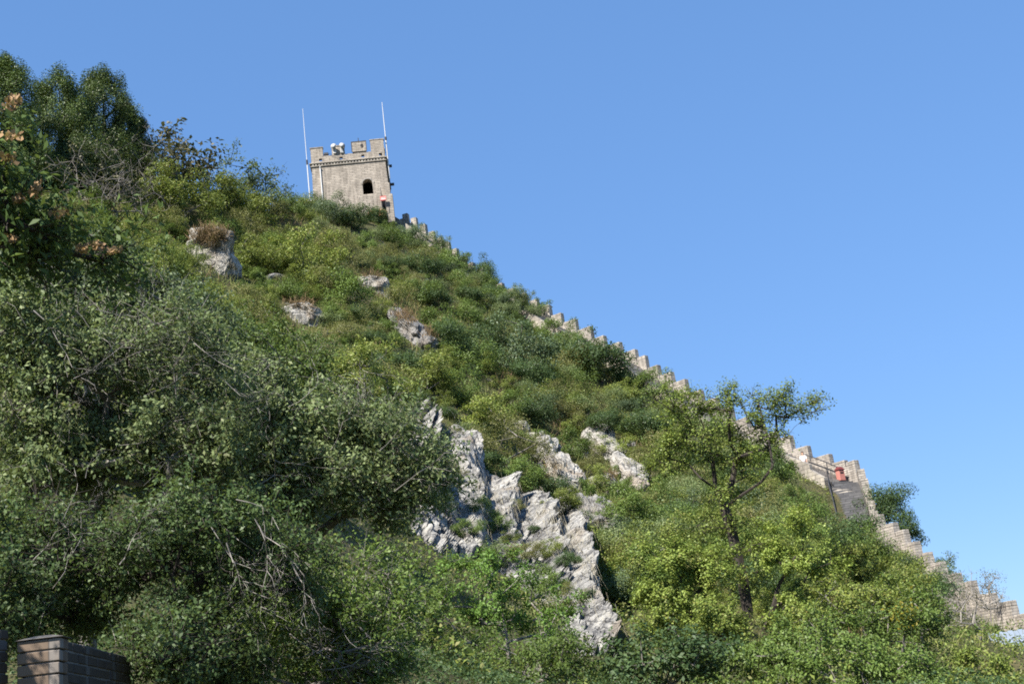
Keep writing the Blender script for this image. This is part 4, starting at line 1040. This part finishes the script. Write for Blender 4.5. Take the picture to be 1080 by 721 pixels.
def skyline_extra():
    for key, px, pyt, pyb, dist, lab, nm in (('russet', 184, 131, 205, 97, 'small dark russet-leaved tree standing on the skyline right of the conifers', 'small_tree'), ('twiggy', 160, 138, 200, 95, 'nearly bare pinkish twiggy tree between the conifers and the russet tree', 'small_tree'),
                                  ('sparse', 250, 150, 222, 113, 'sparse tree with see-through crown on the skyline left of the tower', 'small_tree'), ('sparse', 272, 172, 225, 116, 'lower sparse bush right of the see-through skyline tree', 'shrub'),
                                  ('twiggy', 122, 150, 235, 74, 'purplish dead leafless shrub in front of the right conifer', 'dead_shrub'), ('dark_green', 505, 272, 298, 128, 'thin dark bush rising behind the upper ridge wall', 'shrub')):
        b = foot(px, pyb); dist = np.linalg.norm(b - EYE); put_shrub(key, b - np.array([0, 0, .1]), (pyb - pyt) * dist / F * 1.05, lab, None, nm, 'tree' if 'tree' in nm else 'shrub')
skyline_extra()

# ---- tree behind the wall on the right
def back_trees():
    rng = np.random.default_rng(61)
    cen = pblob(rng, 34, 937, 540, 94, 62, 62, 4.0, .3); b = on_ground(at1(938, 580, 95))
    build_tree('round_tree', 'rounded dark green tree growing behind the stair flight of the wall', 'tree', b, [[b - [0, 0, .3], b + [0, 0, 1.0], cen.mean(0) - [0, 0, .6]]], cen, .85, 330, .13, 'leaf_dark_green', 'bark_dark', 61, r_tip=.02, flat=.8)
    cen = pblob(rng, 16, 957, 560, 91.5, 30, 40, 2.0, .3); b = on_ground(at1(957, 590, 91.5))
    build_tree('round_tree', 'smaller dark bushy tree behind the merlons right of the round tree', 'tree', b, [[b - [0, 0, .3], cen.mean(0) - [0, 0, .4]]], cen, .6, 240, .12, 'leaf_dark_green', 'bark_dark', 62, r_tip=.02)
    cen = pblob(rng, 14, 997, 590, 86.5, 22, 20, 1.5, .3); b = on_ground(at1(997, 605, 86.5))
    build_tree('shrub', 'small greyish shrub peeping over the lower merlons', 'shrub', b, [[b - [0, 0, .3], cen.mean(0) - [0, 0, .2]]], cen, .35, 60, .09, 'leaf_blue_green', 'bark_grey', 63, r_tip=.012)
    cen = pblob(rng, 30, 1040, 612, 80, 36, 28, 1.5, .2); b = on_ground(at1(1040, 650, 80))
    build_tree('shrub', 'bare wispy shrub rising over the wall near the right edge', 'shrub', b, [[b - [0, 0, .3], cen.mean(0) - [0, 0, .2]]], cen, .4, 14, .08, 'leaf_olive', 'bark_grey', 64, r_tip=.008)
    cen = pblob(rng, 12, 512, 280, 127.5, 20, 22, 1.5, .2); b = on_ground(at1(512, 292, 127.5))
    build_tree('shrub', 'dark bush against the sky behind the upper end of the hidden wall', 'shrub', b, [[b - [0, 0, .3], cen.mean(0) - [0, 0, .2]]], cen, .6, 160, .12, 'leaf_dark_green', 'bark_dark', 65, r_tip=.015)
back_trees()

# ---- the big forked tree on the right and its neighbours
def px_line(pts, d): return [at1(x, y, dd if dd else d) for x, y, dd in [(p + (0,))[:3] if len(p) == 2 else p for p in pts]]
def big_tree():
    D = 52.0; rng = np.random.default_rng(71)
    b = on_ground(at1(790, 652, D)); b = at1(790, 660, D)
    limbs = [px_line([(790, 664), (788, 640), (783, 610), (776, 580), (772, 560), (764, 535), (755, 515)], D),
             px_line([(755, 515), (740, 505, 51.3), (722, 497, 50.8), (700, 488, 50.3), (684, 480, 50)], D),
             px_line([(755, 515), (752, 490), (748, 465, 52.4), (738, 440, 52.8), (728, 425, 53), (715, 415, 53)], D),
             px_line([(764, 535), (772, 510, 52.3), (776, 485, 52.6), (782, 460, 53), (778, 438, 53)], D),
             px_line([(764, 535), (785, 520, 51.5), (803, 508, 51.2), (815, 492, 51), (822, 470, 50.8), (838, 450, 50.6), (858, 434, 50.5), (872, 427, 50.5)], D),
             px_line([(815, 492, 51), (812, 470, 51.4), (806, 448, 51.7), (800, 425, 52), (812, 412, 52)], D),
             px_line([(748, 465, 52.4), (760, 445, 53), (758, 425, 53.5), (768, 412, 53.6)], D),
             px_line([(748, 465, 52.4), (728, 455, 51.6), (708, 432, 51.2), (690, 420, 51)], D)]
    cen = []
    for (px, py, w_, h_, n) in ((755, 425, 110, 34, 24), (730, 468, 80, 60, 26), (700, 490, 60, 30, 12), (790, 442, 60, 50, 18), (826, 428, 56, 34, 14), (856, 431, 34, 16, 6), (704, 425, 50, 34, 12), (765, 480, 60, 50, 18), (802, 474, 50, 60, 14), (760, 520, 70, 30, 10), (748, 560, 60, 22, 8), (800, 578, 60, 22, 8), (772, 552, 60, 18, 7), (790, 606, 66, 20, 8)):
        cen.append(pblob(rng, n, px, py, D, w_, h_, 3.2, .3))
    cen = np.concatenate(cen)
    cen[:, 1] += rng.normal(size=len(cen)) * .3
    build_tree('broadleaf_tree', 'big forked tree with dark trunk and airy flat-layered crown in front of the wall', 'tree', b, limbs, cen, .56, 125, .115, 'leaf_light_green', 'bark_dark', 71, r_tip=.0075, flat=.4, up=.9, rexp=.66, bare=.12, sides=6, twigs=8, twig_r=.009, twig_len=1.4)
    # second trunk and the low layered crowns about its foot
    for (bx_, by, d, label, sd, mat, parts) in (
        (802, 660, 51, 'dark slim second tree right beside the big forked trunk', 72, 'leaf_light_green', ((835, 565, 90, 50, 18), (865, 595, 70, 50, 14), (830, 590, 50, 40, 8), (838, 640, 60, 40, 10))),
        (735, 672, 46, 'low pale yellow-green layered tree left of the big trunk', 73, 'leaf_light_green', ((705, 590, 80, 40, 18), (725, 620, 90, 46, 20), (690, 622, 50, 26, 8), (755, 590, 60, 40, 12), (715, 650, 90, 40, 14))),
        (770, 690, 44, 'low light green layered tree in front of the big trunk', 74, 'leaf_light_green', ((742, 648, 70, 44, 14), (770, 668, 60, 36, 10))),
        (880, 650, 56, 'light green tree under the stair flight right of the big tree', 75, 'leaf_yellow_green', ((880, 585, 80, 44, 18), (915, 600, 70, 36, 14), (850, 620, 80, 34, 12), (930, 625, 60, 30, 10)))):
        cen = np.concatenate([pblob(rng, n, px, py, d, w_, h_, 3.0, .3) for px, py, w_, h_, n in parts]); b = at1(bx_, by, d); b = on_ground(b) if sd == 75 else b
        m = cen.mean(0)
        lim = [[b - [0, 0, .4], b * .7 + m * .3 + [.1, 0, 0], b * .4 + m * .6 + [-.1, 0, .1], m + [0, 0, .2]]]
        build_tree('broadleaf_tree', label, 'tree', b, lim, cen, .50, 240, .11, mat, 'bark_dark', sd, r_tip=.0075, rexp=.68, flat=.42, up=1.0, twigs=4, twig_r=.007)
big_tree()

# ---- bush masses at the lower right and bottom centre
def bushes():
    rng = np.random.default_rng(81)
    L = [('leafy_bush', 'bright green leafy bush at the bottom centre below the cliff', 'leaf_fresh_green', 30, ((500, 620, 130, 110, 34), (560, 650, 110, 120, 28)), 35, .085, 200, .42),
         ('leafy_bush', 'green bush left of the bright bush under the cliff foot', 'leaf_mid_green', 31, ((445, 640, 100, 130, 30), (470, 690, 120, 80, 20)), 32, .08, 200, .42),
         ('leafy_bush', 'shady green bush at the bottom centre edge of the photograph', 'leaf_mid_green', 32, ((560, 705, 150, 60, 26), (610, 690, 70, 70, 14)), 31, .08, 210, .42),
         ('leafy_bush', 'dark big-leaved bush right of the cliff foot', 'leaf_dark_green', 33, ((690, 700, 130, 70, 26), (735, 690, 90, 50, 16)), 33, .13, 150, .45),
         ('leafy_bush', 'broad green bush left in the lower right thicket', 'leaf_mid_green', 34, ((800, 705, 130, 60, 28), (855, 672, 100, 60, 22)), 36, .095, 220, .48),
         ('leafy_bush', 'big light green bush in the middle of the lower right thicket', 'leaf_yellow_green', 35, ((890, 650, 110, 70, 26), (930, 640, 90, 60, 18)), 42, .10, 220, .5),
         ('leafy_bush', 'green bush with yellow leaves in the lower right thicket', 'leaf_mid_green', 36, ((950, 670, 110, 80, 30), (975, 640, 70, 50, 12)), 40, .10, 220, .5),
         ('leafy_bush', 'dense green bush at the bottom edge of the lower right thicket', 'leaf_mid_green', 37, ((880, 712, 150, 60, 26), (960, 715, 110, 50, 18)), 34, .095, 220, .46),
         ('leafy_bush', 'light green bush at the lower right corner', 'leaf_light_green', 38, ((1040, 716, 90, 34, 20), (1005, 706, 60, 44, 12)), 44, .10, 200, .46)]
    for nm, lab, mat, sd, parts, d, lf, nl, rad in L:
        cen = np.concatenate([pblob(rng, n, px, py, d, w_, h_, 3.2, .4) for px, py, w_, h_, n in parts]); m = cen.mean(0); g = on_ground(m)
        t = build_tree(nm, lab, 'bush', g, [[g - [0, 0, .3], g * .6 + m * .4, m]], cen, rad, nl, lf, mat, 'bark_grey', 800 + sd, r_tip=.01, flat=.75, twigs=5, twig_r=.006, gauss=.5)
        if sd == 36:
            P = at(rng.normal(952, 9, 170), rng.normal(648, 8, 170), rng.normal(38.3, .15, 170)) - g
            o = link('yellow_leaves', quad_mesh('yellow_leaves', leaf_quads(P, .10, rng), rng.random(170)), t, 'leaf_yellow'); o['label'] = 'patch of yellow leaves'
    cen = pblob(rng, 60, 1022, 632, 58, 76, 62, 3, .2); g = on_ground(cen.mean(0))
    build_tree('twiggy_bush', 'greyish purple twiggy bush with few leaves in front of the lower wall', 'bush', g, [[g - [0, 0, .3], g * .5 + cen.mean(0) * .5]], cen, .42, 26, .07, 'leaf_russet', 'bark_pale', 91, r_tip=.010, twigs=8, twig_r=.006, bare=.3)
    cen = pblob(rng, 26, 972, 622, 66, 54, 40, 2.5, .3); g = on_ground(cen.mean(0))
    build_tree('leafy_bush', 'deep green shaded bush left of the twiggy bush under the wall', 'bush', g, [[g - [0, 0, .3], cen.mean(0)]], cen, .6, 240, .11, 'leaf_dark_green', 'bark_dark', 92, r_tip=.012)
bushes()

# ---- pale roof at the right edge
def shed():
    a = at1(1056, 694, 56); b = at1(1134, 676, 56.5); d = horiz(b - a); s = np.array([-d[1], d[0], 0])
    t = thing('shed', 'small shed with pale blue-grey sheet roof at the right edge below the wall', 'shed', (a[0], a[1], a[2] - 1.35), math.atan2(d[1], d[0]))
    L = 5.2
    m = MB(); m.box(.15, L - .15, .3, 2.0, -1.5, 1.25); link('wall', m.mesh('wall', uv=True), t, 'shed_wall')
    m = MB(); n = 26
    for i in range(n):
        x0, x1 = L * i / n, L * (i + .82) / n; o = .0 if i % 2 else .035
        m.hexa([(x0, -.1, 1.3 + o), (L * (i + 1) / n - .002, -.1, 1.3 + o), (L * (i + 1) / n - .002, 2.2, 2.35 + o), (x0, 2.2, 2.35 + o), (x0, -.1, 1.36 + o), (L * (i + 1) / n - .002, -.1, 1.36 + o), (L * (i + 1) / n - .002, 2.2, 2.41 + o), (x0, 2.2, 2.41 + o)])
    link('roof', m.mesh('roof'), t, 'roof_sheet')
    m = MB(); m.box(2.0, 2.9, .22, .297, -1.2, .7); link('door', m.mesh('door'), t, 'dark_metal')
shed()

# ---- litter bin and walker on the landing
def bin_and_person():
    i = iL; p = WALL[i] + wall_side[i] * .75; z = WALL[i][2] - 1.75
    t = thing('litter_bin', 'pinkish red litter bin with dark hipped lid on the landing of the wall', 'bin', (p[0], p[1], z), .5); t.scale = (.86, .86, .9)
    m = MB(); m.box(-.3, .3, -.24, .24, .12, .98); link('body', m.mesh('body', bevel=.03), t, 'bin_pink')
    m = MB(); m.box(-.26, .26, -.2, .2, 0, .118); link('base', m.mesh('base'), t, 'dark_metal')
    m = MB(); m.hexa([(-.38, -.32, 1.0), (.38, -.32, 1.0), (.38, .32, 1.0), (-.38, .32, 1.0), (-.2, -.1, 1.28), (.2, -.1, 1.28), (.2, .1, 1.28), (-.2, .1, 1.28)]); link('lid', m.mesh('lid', bevel=.015), t, 'bin_lid')
    m = MB(); m.box(-.18, .18, -.252, -.243, .68, .82); link('opening', m.mesh('opening'), t, 'slot_shade')  # dark plate stands for the shaded inside of the slot
    # person: one skinned body, clothing and hair as children
    j = iL - 2; q = WALL[j] * .55 + WALL[j + 1] * .45; s = wall_side[j]; z = min(WALL[j][2], WALL[j + 1][2]) - 1.75 + .2; pos = q + s * 1.9
    face = math.atan2(-pos[0], pos[1])
    t = thing('person', 'person in a white shirt and dark trousers walking down the wall above the landing', 'person', (pos[0], pos[1], z), face)
    def skin(name, verts, edges, rads, mat, parent, root=0):
        me = bpy.data.meshes.new(name); me.from_pydata(verts, edges, []); o = link(name, me, parent, mat)
        md = o.modifiers.new('skin', 'SKIN'); sv = me.skin_vertices[0].data
        for k, r in enumerate(rads): sv[k].radius = (r, r) if not hasattr(r, '__len__') else r
        sv[root].use_root = True
        sb = o.modifiers.new('sub', 'SUBSURF'); sb.levels = sb.render_levels = 2
        dgm = bpy.context.evaluated_depsgraph_get(); ev = o.evaluated_get(dgm); me2 = bpy.data.meshes.new_from_object(ev); o.modifiers.clear(); o.data = me2
        me2.polygons.foreach_set('use_smooth', [True] * len(me2.polygons)); 
        if not me2.materials: me2.materials.append(MAT[mat])
        return o
    V = [(0, 0, .95), (0, -.01, 1.15), (0, 0, 1.36), (0, .0, 1.47), (0, -.01, 1.55), (0, -.02, 1.64), (0, -.01, 1.72),
         (-.10, 0, .90), (-.11, -.10, .50), (-.11, -.08, .09), (-.11, -.2, .04), (.10, 0, .90), (.11, .08, .50), (.11, .17, .12), (.11, .08, .04),
         (-.17, 0, 1.40), (-.23, .06, 1.14), (-.22, -.04, .92), (-.22, -.09, .82), (.17, 0, 1.40), (.23, -.04, 1.14), (.21, -.16, .95), (.20, -.22, .87)]
    E = [(0, 1), (1, 2), (2, 3), (3, 4), (4, 5), (5, 6), (0, 7), (7, 8), (8, 9), (9, 10), (0, 11), (11, 12), (12, 13), (13, 14), (2, 15), (15, 16), (16, 17), (17, 18), (2, 19), (19, 20), (20, 21), (21, 22)]
    Rr = [(.15, .11), (.14, .10), (.15, .10), .055, .075, .095, .06, .095, .06, .045, .035, .095, .06, .045, .035, .055, .042, .034, .035, .055, .042, .034, .035]
    skin('body', V, E, Rr, 'skin', t)
    k = 1.16
    idx = [0, 1, 2, 15, 16, 19, 20]; mp = {a: b for b, a in enumerate(idx)}
    skin('shirt', [V[i] if i not in (16, 20) else tuple(np.array(V[i]) + (0, 0, .02)) for i in idx], [(mp[a], mp[b]) for a, b in E if a in mp and b in mp], [(.185, .14), (.17, .13), (.18, .125), .075, .062, .075, .062], 'cloth_white', t)
    idx = [0, 7, 8, 9, 11, 12, 13]; mp = {a: b for b, a in enumerate(idx)}
    skin('trousers', [V[i] for i in idx], [(mp[a], mp[b]) for a, b in E if a in mp and b in mp], [(.17, .13), .115, .08, .062, .115, .08, .062], 'cloth_dark', t)
    skin('hair', [(0, .03, 1.66), (0, .01, 1.73), (0, .05, 1.60)], [(0, 1), (0, 2)], [.10, .075, .07], 'hair', t)
bin_and_person()

# ---- old brick walls at the bottom left
def brick_wall(p0, p1, ztop0, ztop1, thick, courses, pier, label, seed):
    rng = np.random.default_rng(seed); d = horiz(np.array(p1) - np.array(p0)); L = np.linalg.norm((np.array(p1) - np.array(p0))[:2]); s = np.array([-d[1], d[0], 0])
    zb = float(H(p0[0], p0[1])) - .3
    t = thing('brick_wall', label, 'wall', (p0[0], p0[1], zb), math.atan2(d[1], d[0]))
    h = .088; bl = .30; slope = (ztop1 - ztop0) / L
    body = MB(); e = .012; body.hexa([(-.03, e, 0), (L - e, e, 0), (L - e, thick - e, 0), (-.03, thick - e, 0), (-.03, e, ztop0 - zb - .02), (L - e, e, ztop1 - zb - .02), (L - e, thick - e, ztop1 - zb - .02), (-.03, thick - e, ztop0 - zb - .02)])
    link('core', body.mesh('core'), t, 'mortar')
    bk = MB()
    for c in range(courses):
        x = -(bl / 2 if c % 2 else 0) + (pier if pier else 0)
        while x < L:
            x0, x1 = max(x, pier if pier else 0), min(x + bl - .018, L); x += bl
            if x1 - x0 < .05: continue
            j = rng.uniform(-.008, .008); zt = ztop0 - zb - c * h
            y0, y1 = -j, thick + j
            bk.hexa([(x0, y0, zt + slope * x0 - h + .016), (x1, y0, zt + slope * x1 - h + .016), (x1, y1, zt + slope * x1 - h + .016), (x0, y1, zt + slope * x0 - h + .016), (x0, y0, zt + slope * x0), (x1, y0, zt + slope * x1), (x1, y1, zt + slope * x1), (x0, y1, zt + slope * x0)])
    link('brick_courses', bk.mesh('brick_courses', uv=True, bevel=.005), t, 'shaded_brick')
    if pier:
        m = MB()
        for c in range(courses):
            z1 = ztop0 - zb + .0 - c * (h + .008); z0 = z1 - h + .004
            j = rng.uniform(-.012, .012); m.box(-.05 + j, pier - .01, -.03 - j, thick + .05, z0, z1)
        link('pier', m.mesh('pier', uv=True, bevel=.006), t, 'pier_brick')
        m = MB(); z1 = ztop0 - zb + .005; m.hexa([(-.08, -.08, z1), (pier + .03, -.08, z1), (pier + .03, thick + .08, z1), (-.08, thick + .08, z1), (.05, .05, z1 + .035), (pier + .02, .05, z1 + .035), (pier + .02, thick - .05, z1 + .035), (.05, thick - .05, z1 + .035)])
        link('coping', m.mesh('coping', bevel=.015), t, 'shaded_brick')
    return t
brick_mat('shaded_brick', (0.05, 0.040, 0.032), (0.08, 0.064, 0.05), (0.12, 0.115, 0.11), .9, .5, dirt=.5)  # brick darkened to carry the canopy shade over the wall
brick_mat('pier_brick', (0.105, 0.075, 0.055), (0.175, 0.13, 0.095), (0.22, 0.2, 0.18), .9, .5, dirt=.5)  # lighter copy for the lit pier, still darkened for the shade
plain('mortar', (.15, .138, .122), .95)
pA, pB = at1(60, 690, 11.2), at1(138, 700, 13.6)
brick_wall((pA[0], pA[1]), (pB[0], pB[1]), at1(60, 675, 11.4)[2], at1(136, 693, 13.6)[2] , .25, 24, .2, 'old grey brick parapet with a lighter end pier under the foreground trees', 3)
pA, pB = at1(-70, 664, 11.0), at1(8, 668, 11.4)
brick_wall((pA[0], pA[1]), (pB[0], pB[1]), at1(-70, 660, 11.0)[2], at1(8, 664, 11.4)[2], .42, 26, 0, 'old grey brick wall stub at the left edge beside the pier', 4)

# ---- foreground trees at the left
def foreground():
    rng = np.random.default_rng(101)
    def T(label, base, parts, d, seed, leaf, nl, rad, mat, twigs=9, bare=.12, bmat='bark_grey', depth=2.4, r_tip=.0045, n_limb=None, twig_r=.0045, name='foreground_tree', trunk=None, rexp=.6, aspect=.5):
        cen = np.concatenate([pblob(rng, n, px, py, dd, w_, h_, depth, .25) for px, py, w_, h_, n, dd in [(p + (d,))[:6] for p in parts]])
        g = on_ground(base); m = cen.mean(0)
        lim = trunk if trunk else [[g - [0, 0, .3], g * .75 + m * .25 + [.1, 0, .1], g * .45 + m * .55 + [-.1, .1, .15], m]]
        return build_tree(name, label, 'tree', g, lim, cen, rad, nl, leaf, mat, bmat, seed, r_tip=r_tip, twigs=twigs, twig_r=twig_r, bare=bare, up=.3, aspect=aspect, sides=5, rexp=rexp, jit=.22, sag=-.05, twig_len=1.5)
    out = [T('wide grey-green tree with pale bare twigs filling the left of the photograph', at1(70, 640, 19), ((60, 385, 170, 140, 60), (150, 380, 200, 130, 75), (110, 470, 220, 110, 70), (30, 470, 110, 110, 30), (20, 350, 100, 80, 24, 18), (225, 470, 150, 150, 56, 17.4)), 18, 102, .068, 240, .36, 'leaf_grey_green', bare=.2, bmat='bark_grey')]
    out += [T('grey-green tree reaching over to the edge of the cliff', at1(330, 690, 20), ((330, 470, 220, 130, 80), (420, 500, 130, 100, 44), (260, 430, 150, 110, 44), (400, 450, 110, 60, 24), (330, 530, 220, 70, 40)), 19, 103, .072, 260, .38, 'leaf_grey_green', bare=.13)]
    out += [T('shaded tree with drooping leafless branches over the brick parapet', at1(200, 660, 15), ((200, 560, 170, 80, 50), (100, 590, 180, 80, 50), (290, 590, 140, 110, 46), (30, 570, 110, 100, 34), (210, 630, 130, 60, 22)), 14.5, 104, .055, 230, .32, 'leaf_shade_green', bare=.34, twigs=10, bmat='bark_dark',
      trunk=[[on_ground(at1(194, 700, 15)) - [0, 0, .3], at1(196, 690, 15), at1(198, 640, 15), at1(205, 600, 15), at1(217, 570, 15)], [at1(217, 570, 15), at1(250, 552, 14.5), at1(290, 560, 14), at1(320, 555, 14)], [at1(205, 600, 15), at1(180, 560, 14.6), at1(130, 560, 14.2), at1(60, 590, 14)]], rexp=.6, r_tip=.0042)]
    out += [T('dark leafy bush filling the shade at the bottom left centre', at1(300, 715, 16), ((330, 650, 140, 100, 46), (250, 680, 120, 80, 34), (400, 650, 90, 130, 34), (360, 700, 140, 60, 30)), 16.5, 105, .06, 250, .34, 'leaf_mid_green', bare=.12, name='foreground_bush')]
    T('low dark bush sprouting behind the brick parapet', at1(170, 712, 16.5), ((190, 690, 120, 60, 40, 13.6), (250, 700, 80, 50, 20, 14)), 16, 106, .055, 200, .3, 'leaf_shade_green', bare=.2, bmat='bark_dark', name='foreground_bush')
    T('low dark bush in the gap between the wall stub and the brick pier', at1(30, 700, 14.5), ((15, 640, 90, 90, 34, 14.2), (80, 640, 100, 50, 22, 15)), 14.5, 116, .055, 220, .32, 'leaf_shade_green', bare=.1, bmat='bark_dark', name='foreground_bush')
    T('leafy bush on the slope above the wide grey-green tree', at1(90, 330, 34), ((60, 300, 130, 70, 40), (130, 305, 120, 70, 36), (190, 330, 110, 60, 26), (30, 260, 90, 80, 26)), 32, 107, .10, 240, .55, 'leaf_blue_green', bare=.06, depth=3.5, twigs=6, twig_r=.006, r_tip=.01, name='hillside_bush')
    T('green bush left of the broken rock face, behind the foreground trees', at1(250, 380, 44), ((250, 360, 130, 60, 34), (310, 390, 120, 56, 30), (180, 340, 80, 50, 16)), 42, 108, .11, 240, .6, 'leaf_mid_green', bare=.05, depth=3.5, twigs=6, twig_r=.007, r_tip=.01, name='hillside_bush')
    T('yellowish green bush right of the foreground trees, under the ledge', at1(390, 420, 58), ((380, 390, 80, 50, 22), (420, 415, 60, 40, 12), (350, 410, 80, 40, 16)), 56, 109, .12, 240, .65, 'leaf_yellow_green', bare=.05, depth=3.0, twigs=5, twig_r=.007, r_tip=.01, name='hillside_bush')
    T('bright green bush glimpsed through the branches of the shaded tree', at1(250, 640, 20), ((250, 610, 120, 80, 30), (300, 640, 60, 60, 12)), 20, 110, .06, 260, .4, 'leaf_fresh_green', bare=.0, name='foreground_bush')
    return out
fg = foreground()
def bare_branches():
    rng = np.random.default_rng(140)
    def branch(mb, px, py, ang, ln, d, r0, depth=0):
        pts = []; a = ang; x, y = px, py; st = ln / 6
        for k in range(7):
            pts.append(at1(x, y, d + .12 * k * rng.normal() * .5)); x += math.cos(a) * st; y -= math.sin(a) * st; a += rng.normal() * .22
            if depth < 3 and k > 0 and rng.random() < (.9 if depth == 0 else .6):
                branch(mb, x, y, a + rng.choice([-1, 1]) * rng.uniform(.35, .9), ln * rng.uniform(.3, .6), d, r0 * .55, depth + 1)
        mb.tube(pts, [r0 * (1 - .8 * k / 6) for k in range(7)], 4, cap=False)
    for t, spec in ((fg[0], [(40, 320, -.6, 80), (80, 330, -1.0, 70), (70, 400, .5, 110), (72, 395, .1, 120), (75, 400, -.1, 110), (120, 385, .6, 60), (30, 360, .7, 60), (150, 415, .3, 70), (205, 350, -.8, 90), (120, 470, .1, 60), (20, 440, .8, 60), (180, 440, .4, 60), (100, 335, -.2, 60), (230, 400, -.6, 60)]),
                    (fg[1], [(300, 430, .5, 70), (350, 470, .8, 60), (400, 470, .6, 50), (280, 480, -.5, 60), (330, 500, -.2, 60), (420, 520, .5, 60)]),
                    (fg[2], [(215, 545, -.25, 90), (225, 560, -.9, 80), (265, 545, -1.0, 110), (270, 560, -1.2, 90), (240, 570, -1.3, 60), (185, 545, -2.4, 60), (60, 620, .9, 60), (30, 600, .7, 90), (120, 600, .8, 50), (310, 590, -1.1, 60), (250, 530, -.3, 80), (40, 670, 1.5, 40), (110, 650, -1.0, 50)]),
                    (fg[3], [(330, 690, .5, 50), (300, 660, -.7, 80), (345, 700, .2, 70), (360, 650, .8, 50), (230, 690, .9, 50)])):
        org = np.array(t.location); mb = MB()
        dd = {0: 16.6, 1: 17.5, 2: 13.2, 3: 15.0}[[f.name for f in fg].index(t.name)]
        for px, py, a, ln in spec:
            branch(mb, px + rng.normal() * 4, py + rng.normal() * 4, a + rng.normal() * .1, ln * 1.1, dd + rng.uniform(-.1, .7), rng.uniform(.004, .0075))
        mb.v = [tuple(np.array(v) - org) for v in mb.v]
        o = link('bare_branches', mb.mesh('bare_branches'), t, 'bark_pale'); o['label'] = 'pale leafless branches'
bare_branches()
def bean_tree():
    """tree with hanging tan seed pods at the left edge: most of its crown is out of the frame"""
    rng = np.random.default_rng(121); g = on_ground((-7.4, 8.6, 0)); top = np.array([-7.0, 8.8, 5.6])
    cen = np.concatenate([blob(rng, 90, (-7.4, 8.9, 5.4), (2.6, 2.2, 2.2), .4), pblob(rng, 14, -14, 190, 9.5, 90, 240, 1.2, .3), pblob(rng, 14, 40, 260, 9.6, 120, 110, .9, .2), pblob(rng, 5, 105, 268, 9.8, 60, 30, .4, .2)])
    shade_clumps = blob(rng, 70, (-6.4, 8.2, 6.4), (3.2, 3.4, 2.2), .2); shade_clumps = shade_clumps[(shade_clumps[:, 0] / shade_clumps[:, 1] < -.50) & (np.linalg.norm(shade_clumps - EYE, axis=1) > 5.5)]; cen = np.concatenate([cen, shade_clumps])  # unseen crown clumps added out of frame to shade the lower left
    x, y, z = to_px(cen); cen = cen[((x < -40) | (np.linalg.norm(cen - EYE, axis=1) > 8.0)) & ((y > 75) | (x < -50)) & ~((x > 30) & (y < 215)) & (x < 150) & ~((x > 70) & (y < 250))]
    t = build_tree('pod_tree', 'dark leafy tree with tan seed pods reaching in from the left edge', 'tree', g, [[g - [0, 0, .3], g + [.1, 0, 1.6], top * .7 + g * .3, top]], cen, .42, 150, .075, 'leaf_bean', 'bark_dark', 122, r_tip=.009, twigs=6, twig_r=.006, droop=.7, aspect=.36, up=.5, rexp=.5)
    for (px, py, w_, h_) in ((12, 110, 20, 16), (12, 143, 22, 12), (8, 168, 22, 14), (38, 200, 14, 18), (22, 210, 16, 10), (64, 224, 22, 12), (12, 252, 14, 10), (86, 262, 14, 8), (101, 259, 16, 10), (121, 264, 14, 8), (15, 105, 14, 12)):
        n = 44; P = np.stack([at1(px + np.clip(rng.normal(), -2, 2) * w_ * .24, py + np.clip(rng.normal(), -2, 2) * h_ * .24, 9.1 + rng.normal() * .05) for _ in range(n)]) - g
        o = link('seed_pod_cluster', quad_mesh('seed_pod_cluster', leaf_quads(P, .042, rng, None, .1, .7), rng.random(n)), t, 'seed_pod')
        e = P.mean(0)
bean_tree()
tufts()
for k, t in list(PROTO.items()):                                  # a prototype that was never placed is removed
    if k not in USED:
        for ch in list(t.children): bpy.data.objects.remove(ch)
        bpy.data.objects.remove(t)
